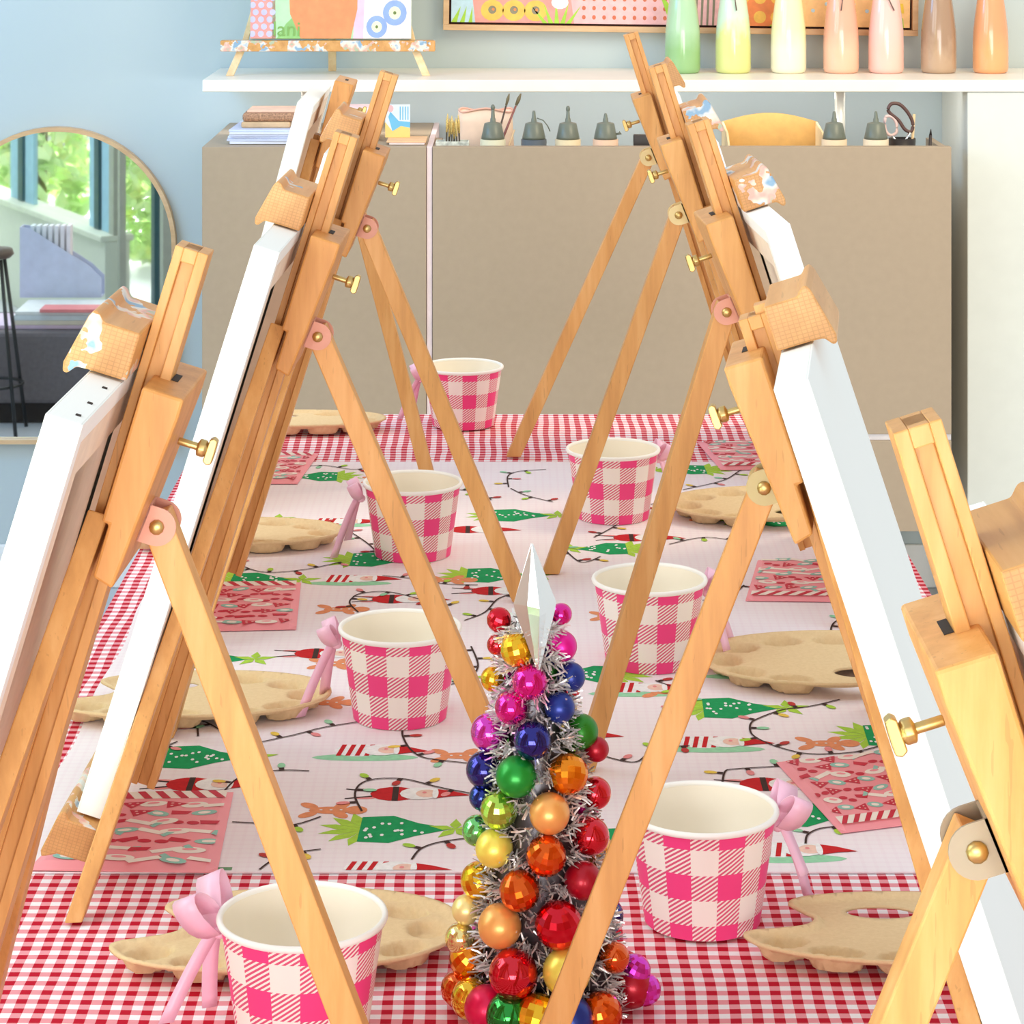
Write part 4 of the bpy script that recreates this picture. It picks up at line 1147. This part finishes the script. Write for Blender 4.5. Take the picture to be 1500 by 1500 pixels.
for j in range(7):
    f = j/6; z = hh*f; th = 0.022*(1 - 0.7*f)
    rows.append([(ww*(1 - 0.06*f*(1 + (a > 0)))*max(-1, min(1, 1.15*math.cos(q))), th*math.sin(q), z + (0.004*math.sin(3*q) if j == 6 else 0)) for q in [2*PI*m/24 for m in range(24)] for a in [math.cos(q)]])
mb.loft(rows, smooth=True)
mb.build('pouch_body', plain('pouch_fabric', lin(246, 216, 192), 0.85, 0, 0.08, 18), po)
mb = MB(); mb.tube([(ww*.9*math.cos(q), 0.008*math.sin(q), hh + 0.001 + 0.004*math.sin(3*q)) for q in [2*PI*m/24 for m in range(25)]], 0.0022, 6); mb.build('hem', plain('pouch_hem', lin(232, 180, 160), 0.8), po)
for k, (p0, p1, r0, lab, cc) in enumerate([((728, 205), (746, 138), .0022, 'long thin dark brush leaning behind the first squeeze bottle', (84, 66, 56)), ((736, 205), (763, 138), .0026, 'long reddish brush leaning right of the dark one', (150, 92, 86)), ((742, 208), (758, 178), .002, 'short tan stick leaning at the foot of the reddish brush', (226, 196, 160))]):
    dd = (5.055, 5.070, 5.03)[k]
    b = thing('long_brush' if k < 2 else 'wooden_skewer', lab, 'brush' if k < 2 else 'stick', (at(p0[0], dd), dd, DECK))
    top = Vector((at(p1[0], dd) - at(p0[0], dd), 0.012, zat(p1[1], dd) - DECK)); lowx = -top.x*0.9
    base = Vector((lowx, -0.004, 0.003))
    mb = MB(); mid = base.lerp(top, 0.86)
    mb.tube([base, base.lerp(top, .5), mid], [r0*.6, r0, r0*.8], 8); mb.build('handle', plain('handle_paint_' + str(k), lin(*cc), 0.4), b)
    if k < 2:
        mb = MB(); mb.tube([base.lerp(top, .862), base.lerp(top, .94), top], [r0*1.0, r0*1.5, r0*.5], 8); mb.build('bristles', plain('bristle_olive_' + str(k), lin(120, 108, 80), 0.7), b)

# paper stack and packets on the left cabinet
LT = 0.9692
PAPERM = [plain('paper_blue_white', lin(226, 232, 246), 0.6, 0, 0.02), plain('paper_lilac', lin(206, 214, 240), 0.6, 0, 0.03)]
z = LT
for k in range(6):
    h = [0.0052, 0.004, 0.0045, 0.0038, 0.004, 0.0035][k]; dx = rnd.uniform(-.004, .004)
    mb = MB(); mb.box(-0.065, 0.065, -0.09, 0.09, 0, h)
    o = mb.build('paper_pad', PAPERM[k % 2], bevel=0.0006, loc=(at(392, 5.10) + dx, 5.09 + rnd.uniform(-.006, .006), z + 0.0002))
    o.rotation_euler = (0, 0, rnd.uniform(-.03, .03))
    tag(o, 'bluish white paper pad in the left cabinet stack, ' + ['bottom', 'second from bottom', 'third from bottom', 'third from top', 'second from top', 'topmost'][k] + ' of six', 'paper', 'paper pads stacked on the left cabinet')
    z += h + 0.0003
def packet(name, label, cat, px0, px1, y0, y1, h, mat, zz, bev=0.003):
    d = (y0 + y1)/2
    xa, xb = at(px0, y0), at(px1, y0)
    mb = MB(); mb.box(-(xb - xa)/2, (xb - xa)/2, -(y1 - y0)/2, (y1 - y0)/2, 0, h)
    return tag(mb.build(name, mat, bevel=bev, loc=((xa + xb)/2, d, zz)), label, cat)
packet('kraft_envelope', 'creased kraft paper packet lying on the white paper stack', 'packet', 353, 425, 5.04, 5.16, 0.011, plain('kraft', lin(214, 180, 140), 0.7, 0, 0.08, 40), z + 0.0003)
packet('cork_folder', 'speckled brown cork folder on top of the kraft packet', 'folder', 355, 436, 5.05, 5.17, 0.016, plain('cork', lin(186, 142, 112), 0.9, 0, 0.25, 300), z + 0.0117, 0.005)
packet('peach_notebook', 'peach paper cover lying on the cork folder under the shelf', 'notebook', 362, 440, 5.06, 5.16, 0.0045, plain('peach_cover', lin(246, 206, 182), 0.6), z + 0.0281, 0.001)
packet('wooden_case', 'brown wooden case behind the third left easel', 'case', 500, 548, 5.05, 5.17, 0.040, plain('case_brown', lin(176, 130, 92), 0.6, 0, 0.1), LT + 0.0002)
packet('brown_wallet', 'dark brown wallet lying on the wooden case', 'wallet', 522, 556, 5.06, 5.14, 0.010, plain('wallet_brown', lin(150, 116, 84), 0.6, 0, 0.1), LT + 0.0406)
packet('pink_pouch', 'pale pink pouch lying on the brown wallet under the shelf', 'pouch', 505, 552, 5.07, 5.16, 0.012, plain('pink_soft', lin(250, 220, 222), 0.7), LT + 0.0510)
packet('sketch_book', 'white and grey sketch pad lying at the right end of the left cabinet', 'pad', 570, 622, 4.985, 5.10, 0.0035, plain('pad_white', lin(236, 220, 214), 0.6), LT + 0.0002, 0.0006)
packet('dark_board', 'thin peach board lying on the sketch pad', 'board', 566, 624, 4.99, 5.09, 0.0025, plain('peach_board', lin(244, 196, 150), 0.6), LT + 0.0040, 0.0006)
cd = thing('greeting_card', 'blue, pink and yellow card standing on the left cabinet', 'card', (at(584, 5.06), 5.06, LT + 0.0067))
mb = MB(); hc = zat(153, 5.06) - LT - .0067
mb.box(-0.026, 0.022, 0, 0.0012, 0, hc, 0)
def cdp(pts, m, l=1): mb.add([(a, -0.0001*l, b) for a, b in pts], [list(range(len(pts)))], m)
cdp([(-.026, 0), (.022, 0), (.022, .019), (.004, .022), (-.012, .012), (-.026, .03)], 1)
cdp([(-.012, .012), (.004, .022), (.022, .019), (.022, .030), (.0, .032), (-.016, .050), (-.020, .040)], 2, 2)
cdp(ell(-.016, hc - .008, .006, .007), 3, 3)
for q in range(4): cdp([(.002 + q*.005, .034), (.004 + q*.005, .034), (.004 + q*.005, hc - .004), (.002 + q*.005, hc - .004)], 2, 3)
mb.build('card_face', [plain('card_white', lin(226, 236, 246), 0.5), plain('card_yellow', lin(250, 214, 126), 0.5), plain('card_blue', lin(110, 190, 230), 0.5), plain('card_pink', lin(246, 186, 190), 0.5)], cd, recalc=False)
mb = MB(); mb.loft([[(-0.01, 0.0014, hc*.8), (0.006, 0.0014, hc*.8), (0.006, 0.003, hc*.8), (-.01, .003, hc*.8)], [(-0.01, 0.03, 0.0), (0.006, 0.03, 0.0), (0.006, 0.0315, 0.0), (-.01, .0315, 0.0)]]); mb.build('card_stand', CARD, cd)

# ------------------------------------------------------------------ mirror
mr = thing('arched_mirror', 'arched wall mirror with a thin wooden frame, reflecting windows', 'mirror', (-0.946, YW - 0.001, 0.302))
mw, mh = 0.2485, 0.4095
def arch(w, z0, n=32): return [(-w, z0)] + [(w, z0)] + [(w*math.cos(PI*k/n), mh + w*math.sin(PI*k/n)) for k in range(n + 1)]
out, inn = arch(mw, 0), arch(mw - 0.009, 0.009)
mb = MB(); nn = len(out)
def ringp(r, y): return [(a, y, b) for a, b in r]
rings = [ringp(out, 0), ringp(out, -0.024), ringp(inn, -0.024), ringp(inn, -0.004), ]
mb.loft(rings, caps=False)
mb.build('frame', OAK, mr)
mb = MB(); mb.loft([ringp(arch(mw - 0.0093, 0.0093), -0.003), ringp(arch(mw - 0.0093, 0.0093), -0.008)])
t = NT('mirror_silver'); t.set(lin(245, 250, 248), 0.02, 1.0); mb.build('mirror_glass', t.mat, mr)

# ------------------------------------------------------------------ what the mirror shows: window corner at the left of the room
YM = YW - 0.009
def V(px, py, d):                                       # image in the mirror -> place in the room
    return Vector(((px - 750)*d/F, 2*YM - d, CAMZ - (py + 187)*d/F))
A = V(-60, 0, 9.72); B = V(172, 0, 8.15); Cc = V(256, 0, 7.65)
def wallseg(P, Q, z0, z1, th, mat, name, kind='structure', off=0.0, bev=0):
    d2 = Vector((Q.x - P.x, Q.y - P.y)); L = d2.length; d2 /= L; n2 = Vector((-d2.y, d2.x))
    mb = MB()
    pts = [(P.x + n2.x*(off - th/2), P.y + n2.y*(off - th/2)), (Q.x + n2.x*(off - th/2), Q.y + n2.y*(off - th/2)), (Q.x + n2.x*(off + th/2), Q.y + n2.y*(off + th/2)), (P.x + n2.x*(off + th/2), P.y + n2.y*(off + th/2))]
    mb.loft([[(x, y, z0) for x, y in pts], [(x, y, z1) for x, y in pts]])
    o = mb.build(name, mat, bevel=bev)
    return tag(o, kind=kind)
SAGE = plain('sage_wall', lin(206, 216, 200), 0.8, 0, 0.01)
wallseg(A, B, 0.0005, 0.338, 0.08, SAGE, 'wall_left')
wallseg(A, B, 0.3385, 0.358, 0.11, plain('sage_sill', lin(214, 224, 206), 0.6), 'trim_1', bev=0.003)
def lerp(P, Q, f): return P + (Q - P)*f
FRM = plain('window_frame_teal', lin(40, 84, 92), 0.5); FRB = plain('curtain_blue', lin(160, 205, 225), 0.8); GREYF = plain('grey_mullion', lin(165, 172, 158), 0.5)
glass = NT('window_glass')
tr_ = glass.node('ShaderNodeBsdfTransparent'); gl_ = glass.node('ShaderNodeBsdfGlossy'); mx_ = glass.node('ShaderNodeMixShader')
gl_.inputs['Roughness'].default_value = 0.02; mx_.inputs[0].default_value = 0.05
glass.link(tr_.outputs[0], mx_.inputs[1]); glass.link(gl_.outputs[0], mx_.inputs[2]); glass.link(mx_.outputs[0], glass.out.inputs[0]); GLASS = glass.mat
def onwall(P, Q, px):
    # fraction along P-Q that shows at pixel column px
    best = 0; bd = 1e9
    for k in range(401):
        f = k/400; p = lerp(P, Q, f); d = 2*YM - p.y
        e = abs(750 + p.x*F/d - px)
        if e < bd: bd = e; best = f
    return best
w1 = thing('window_1', None, None, (0, 0, 0)); tag(w1, kind='structure')
def post(P, Q, pa_, pb, z0, z1, mat, name, th, par):
    fa, fb = onwall(P, Q, pa_), onwall(P, Q, pb)
    o = wallseg(lerp(P, Q, fa), lerp(P, Q, fb), z0, z1, th, mat, name); o.parent = par
    del o['kind']
for a_, b_, m_, n_, th in ((18, 31, FRB, 'curtain', 0.015), (32, 39, FRM, 'window_frame', 0.03), (40, 52, FRB, 'curtain', 0.015), (134, 144, FRB, 'curtain', 0.015), (144.5, 151, FRM, 'window_frame', 0.03), (152, 164, FRB, 'curtain', 0.015)):
    post(A, B, a_, b_, 0.3588, 2.1, m_, n_, th, w1)
post(A, B, -60, 164, 2.1005, 2.16, FRM, 'window_frame', 0.06, w1)
for a_, b_ in ((-59, 17), (53, 133)):
    post(A, B, a_, b_, 0.3588, 2.1, GLASS, 'glass_pane', 0.006, w1)
wallseg(lerp(A, B, onwall(A, B, 165)), B, 0.3588, 2.16, 0.025, GREYF, 'trim_2')
d1_ = thing('door_1', None, None, (0, 0, 0)); tag(d1_, kind='structure')
Bs = lerp(B, Cc, 0.06)
post(Bs, Cc, 177, 180, 0.0005, 2.1, GREYF, 'door_frame', 0.02, d1_)
post(Bs, Cc, 226, 231, 0.0005, 2.1, FRM, 'door_frame', 0.02, d1_)
post(Bs, Cc, 246, 251, 0.0005, 2.1, GREYF, 'door_frame', 0.05, d1_)
post(Bs, Cc, 180.5, 225.5, 0.0005, 2.1, GLASS, 'glass_pane', 0.006, d1_)
post(Bs, Cc, 177, 251, 2.1005, 2.16, GREYF, 'door_frame', 0.06, d1_)
# garden beyond the glass
gv = random.Random(11)
t = NT('foliage'); c = t.coord(); f = t.noise(c, 7, 4, 0.65)
t.set(t.ramp(f, [(0.3, lin(190, 232, 140)), (0.5, lin(222, 246, 190)), (0.68, lin(244, 248, 170))]), 0.7, 0, spec=0.2); LEAF = t.mat  # backlit brightness put into the pale leaf colours
BARK = plain('bark', lin(120, 92, 70), 0.9)
def shrub(label, cx, cy, R, H):
    r = thing('garden_shrub', label, 'shrub', (cx, cy, 0.0), 0, 'shrubs in the garden outside the windows')
    mb = MB()
    for k in range(1500):
        a = gv.uniform(0, 2*PI); zz = gv.random(); rr = R*(0.55 + 0.45*gv.random())*math.sqrt(max(0.05, 1 - (2*zz - 0.9)**2*0.75))
        p = Vector((rr*math.cos(a), rr*math.sin(a), 0.03 + H*zz))
        n1 = Vector((gv.gauss(0, 1), gv.gauss(0, 1), gv.gauss(0, 1))).normalized(); n2 = n1.cross(Vector((gv.gauss(0, 1), gv.gauss(0, 1), gv.gauss(0, 1)))).normalized()
        s = gv.uniform(.03, .06)
        mb.add([p - n1*s, p + n2*s*.5, p + n1*s, p - n2*s*.5], [(0, 1, 2, 3)])
    mb.build('foliage', LEAF, r, recalc=False)
    mb = MB(); mb.tube([(0, 0, 0), (0.02, 0, H*.5), (0, 0.02, H*.8)], [0.03, 0.022, 0.01], 8); mb.build('stem', BARK, r)
nm = (Cc - A); nm = Vector((nm.y, -nm.x, 0)).normalized()
if nm.x > 0 and nm.y > 0: nm = -nm
for k, (f, dd, R, H) in enumerate([(-0.10, 1.3, .27, 1.5), (0.22, 1.5, .27, 1.7), (0.46, 1.20, .22, 1.5), (0.86, 2.0, .22, 1.6), (1.06, 1.3, .25, 1.4)]):
    p = A + (Cc - A)*f; n2 = Vector((0.75, -0.66, 0)) 
    dv = (p - V(120, 0, 5.46)); dv.z = 0; dv.normalize()
    q = p + dv*dd
    shrub('leafy green garden shrub outside the windows, number along the glass seen in the mirror' if False else 'leafy yellow-green shrub seen through the window glass in the mirror', q.x, q.y, R, H)
mb = MB(); mb.box(-4.5, 1.5, -3.5, -1.2001, -0.06, -0.01); mb.box(-4.5, -2.6001, -1.2, YW + .1, -0.06, -0.01)
tag(mb.build('lawn', plain('lawn_green', lin(150, 190, 90), 0.9, 0, 0.15, 40)), kind='structure')

# low grey bench with papers, seen in the mirror
def vbox(px0, px1, py0, py1, d, dep, z0=None):
    a = V(px0, py1, d); b = V(px1, py0, d)
    zz = max(a.z, 0.0005) if z0 is None else z0
    return a.x, b.x, a.y - dep, a.y, zz, b.z
sf = thing('low_bench', 'low charcoal bench seen in the mirror', 'bench', (0, 0, 0))
b_ = vbox(-60, 262, 487, 590, 7.05, 0.34)
sf.location = ((b_[0] + b_[1])/2, b_[3], 0.0)
def rel(bx, o): return (bx[0] - o.x, bx[1] - o.x, bx[2] - o.y, bx[3] - o.y, bx[4] - o.z, bx[5] - o.z)
L0 = sf.location.copy()
mb = MB(); bb = rel(b_, L0); mb.box(bb[0], bb[1], bb[2], bb[3], 0.055, bb[5]); mb.build('cushion', plain('charcoal_fabric', lin(112, 104, 106), 0.9, 0, 0.06, 90), sf, 0.012)
mb = MB(); mb.box(bb[0] + .01, bb[1] - .01, bb[2] + .01, bb[3] - .02, 0.0005, 0.0545); mb.build('plinth', DARK, sf)
BT = bb[5] + 0.0006
zc = BT
for k, (p0, p1, h, cc, lab) in enumerate([(-40, 240, 0.010, (232, 206, 228), 'lilac paper sheet pile on the bench seen in the mirror, lowest'), (18, 190, 0.012, (236, 226, 206), 'cream folder on the lilac pile seen in the mirror'), (20, 195, 0.014, (226, 234, 238), 'white folder under the red one seen in the mirror'), (22, 188, 0.010, (238, 240, 236), 'white paper pad below the lavender file seen in the mirror')]):
    vb = vbox(p0, p1, 470, 480, 7.10, 0.20)
    mb = MB(); mb.box(-(vb[1]-vb[0])/2, (vb[1]-vb[0])/2, -0.10, 0.10, 0, h)
    tag(mb.build('paper_folder', plain('folder_' + str(k), lin(*cc), 0.6), bevel=0.001, loc=((vb[0]+vb[1])/2, b_[3] - 0.15, zc)), lab, 'folder')
    zc += h + 0.0004
vb = vbox(58, 168, 470, 480, 7.08, 0.1)
mb = MB(); mb.box(-(vb[1]-vb[0])/2, (vb[1]-vb[0])/2, -0.04, 0.04, 0, 0.009)
tag(mb.build('red_folder', plain('folder_red', lin(232, 130, 130), 0.5), bevel=0.001, loc=((vb[0]+vb[1])/2, b_[3] - 0.07, zc)), 'red folder lying in front of the lavender file seen in the mirror', 'folder')
fx_ = vbox(26, 146, 335, 440, 7.30, 0.1)
ff = thing('magazine_file', 'lavender magazine file with a slanted top seen in the mirror', 'file', ((fx_[0] + fx_[1])/2, fx_[3] - 0.06, zc))
w = (fx_[1] - fx_[0])/2; hF = fx_[5] - zc
pr = [(-w, 0), (w, 0), (w, hF*.28), (w - .035, hF*.45), (-w*0.75, hF*.98), (-w, hF)]
mb = MB(); mb.loft([[(a, 0.03, b) for a, b in pr], [(a, 0.027, b) for a, b in pr]]); mb.loft([[(a, -0.03, b) for a, b in pr], [(a, -0.027, b) for a, b in pr]])
mb.box(-w, w, -0.0268, 0.0268, 0, 0.002); mb.box(-w, -w + 0.003, -0.0268, 0.0268, 0.0022, hF)
mb.build('file_body', plain('lavender_card', lin(206, 212, 234), 0.6), ff)
for k in range(7):
    xk = ff.location.x - w + 0.028 + k*0.017
    mb = MB(); mb.box(0, 0.010, -0.022, 0.022, 0, hF*1.0)
    tag(mb.build('booklet', plain('booklet_' + str(k), lin(226 + k*3, 236, 240), 0.6), loc=(xk, ff.location.y, zc + 0.0026)), 'white booklet upright in the lavender file seen in the mirror', 'booklet', 'booklets in the lavender file')
# light switch on the low wall
swp = lerp(A, B, onwall(A, B, 156)); 
dW = (B - A); dW.z = 0; dW.normalize(); nW = Vector((-dW.y, dW.x, 0))
if nW.y < 0: nW = -nW
sw = thing('wall_socket', 'white wall socket on the low wall seen in the mirror', 'socket', tuple(swp + nW*0.0405 + Vector((0, 0, 0.22 - swp.z))), math.atan2(dW.y, dW.x))
mb = MB(); mb.box(-0.012, 0.012, 0.0, 0.006, -0.024, 0.024); mb.build('plate', TRIM, sw, 0.001)
mb = MB(); mb.box(-0.005, 0.005, 0.0062, 0.008, -0.012, 0.012); mb.build('rocker', LG, sw)
# bar stool with black wire legs
st0 = V(-10, 0, 6.95)
sl = thing('bar_stool', 'black wire-legged stool with a brown seat seen at the left edge of the mirror', 'stool', (st0.x, st0.y, 0.0))
BLK = plain('black_metal', lin(30, 30, 30), 0.4)
zs = V(0, 372, 6.95).z
mb = MB(); mb.lathe([(0.0, zs - 0.012), (0.045, zs - 0.010), (0.055, zs), (0.050, zs + 0.014), (0.0, zs + 0.016)], 28); mb.build('seat', plain('stool_seat', lin(96, 78, 66), 0.5), sl)
for k in range(4):
    a = PI/4 + k*PI/2
    mb = MB(); mb.tube([(0.035*math.cos(a), 0.035*math.sin(a), zs - 0.0122), (0.105*math.cos(a), 0.105*math.sin(a), 0.0005)], 0.0052, 8); mb.build('leg', BLK, sl)
mb = MB(); mb.tube([(0.078*math.cos(q), 0.078*math.sin(q), 0.13) for q in [2*PI*m/20 for m in range(21)]], 0.004, 8); mb.build('foot_ring', BLK, sl)

# ------------------------------------------------------------------ light and camera
w = bpy.data.worlds.new('sky'); bpy.context.scene.world = w; w.use_nodes = True
bg = w.node_tree.nodes['Background']; bg.inputs[0].default_value = (0.93, 0.97, 1.0, 1); bg.inputs[1].default_value = 0.70
def area(name, loc, target, sx, sy, power, col):
    l = bpy.data.lights.new(name, 'AREA'); l.shape = 'RECTANGLE'; l.size = sx; l.size_y = sy; l.energy = power; l.color = col
    o = bpy.data.objects.new(name, l); C.objects.link(o); o.location = loc
    o.rotation_euler = (Vector(target) - Vector(loc)).to_track_quat('-Z', 'Y').to_euler()
    return o
area('window_daylight', (-1.75, 1.9, 2.0), (0.1, 2.2, 0.8), 2.6, 1.3, 36, (0.90, 0.96, 1.0))
area('front_fill', (-0.1, -3.3, 1.0), (0.1, 4.8, 0.95), 4.0, 2.0, 175, (1.0, 0.985, 0.96))  # added fill behind the camera, brightens everything from the front
area('warm_wall_fill', (1.3, 3.6, 2.4), (0.5, 5.4, 1.0), 1.0, 1.0, 23, (1.0, 0.82, 0.52))  # added unseen light, warms the right part of the back wall
area('blue_wall_fill', (-1.7, 4.2, 2.0), (-0.9, 5.45, 0.8), 0.9, 0.6, 12, (0.08, 0.48, 1.0))  # added unseen light, tints the left part of the wall blue
area('under_shelf_fill', (0.1, 5.19, 1.052), (0.1, 5.45, 1.0), 1.5, 0.02, 1.5, (0.95, 0.98, 1.0))  # added fill under the shelf to lift the dark wall there
g_ = area('garden_fill', (-1.95, -0.1, 3.4), (-1.95, 0.1, 0.5), 1.4, 1.4, 190, (1.0, 1.0, 0.96)); g_.data.spread = math.radians(50)  # added narrow fill from above, brightens the shrubs in the mirror

cam = bpy.data.cameras.new('camera'); co = bpy.data.objects.new('camera', cam); C.objects.link(co)
co.location = (0, 0, CAMZ); co.rotation_euler = (PI/2, 0, 0)
cam.sensor_width = 36; cam.sensor_fit = 'HORIZONTAL'; cam.lens = 36*F/1500
cam.shift_x = 0; cam.shift_y = -(750 + 187)/1500; cam.clip_start = 0.05
cam.dof.use_dof = False
S = bpy.context.scene; S.camera = co
S.view_settings.view_transform = 'Standard'; S.view_settings.look = 'None'
S.view_settings.gamma = 1.0; S.view_settings.use_curve_mapping = False; S.view_settings.exposure = 0.31
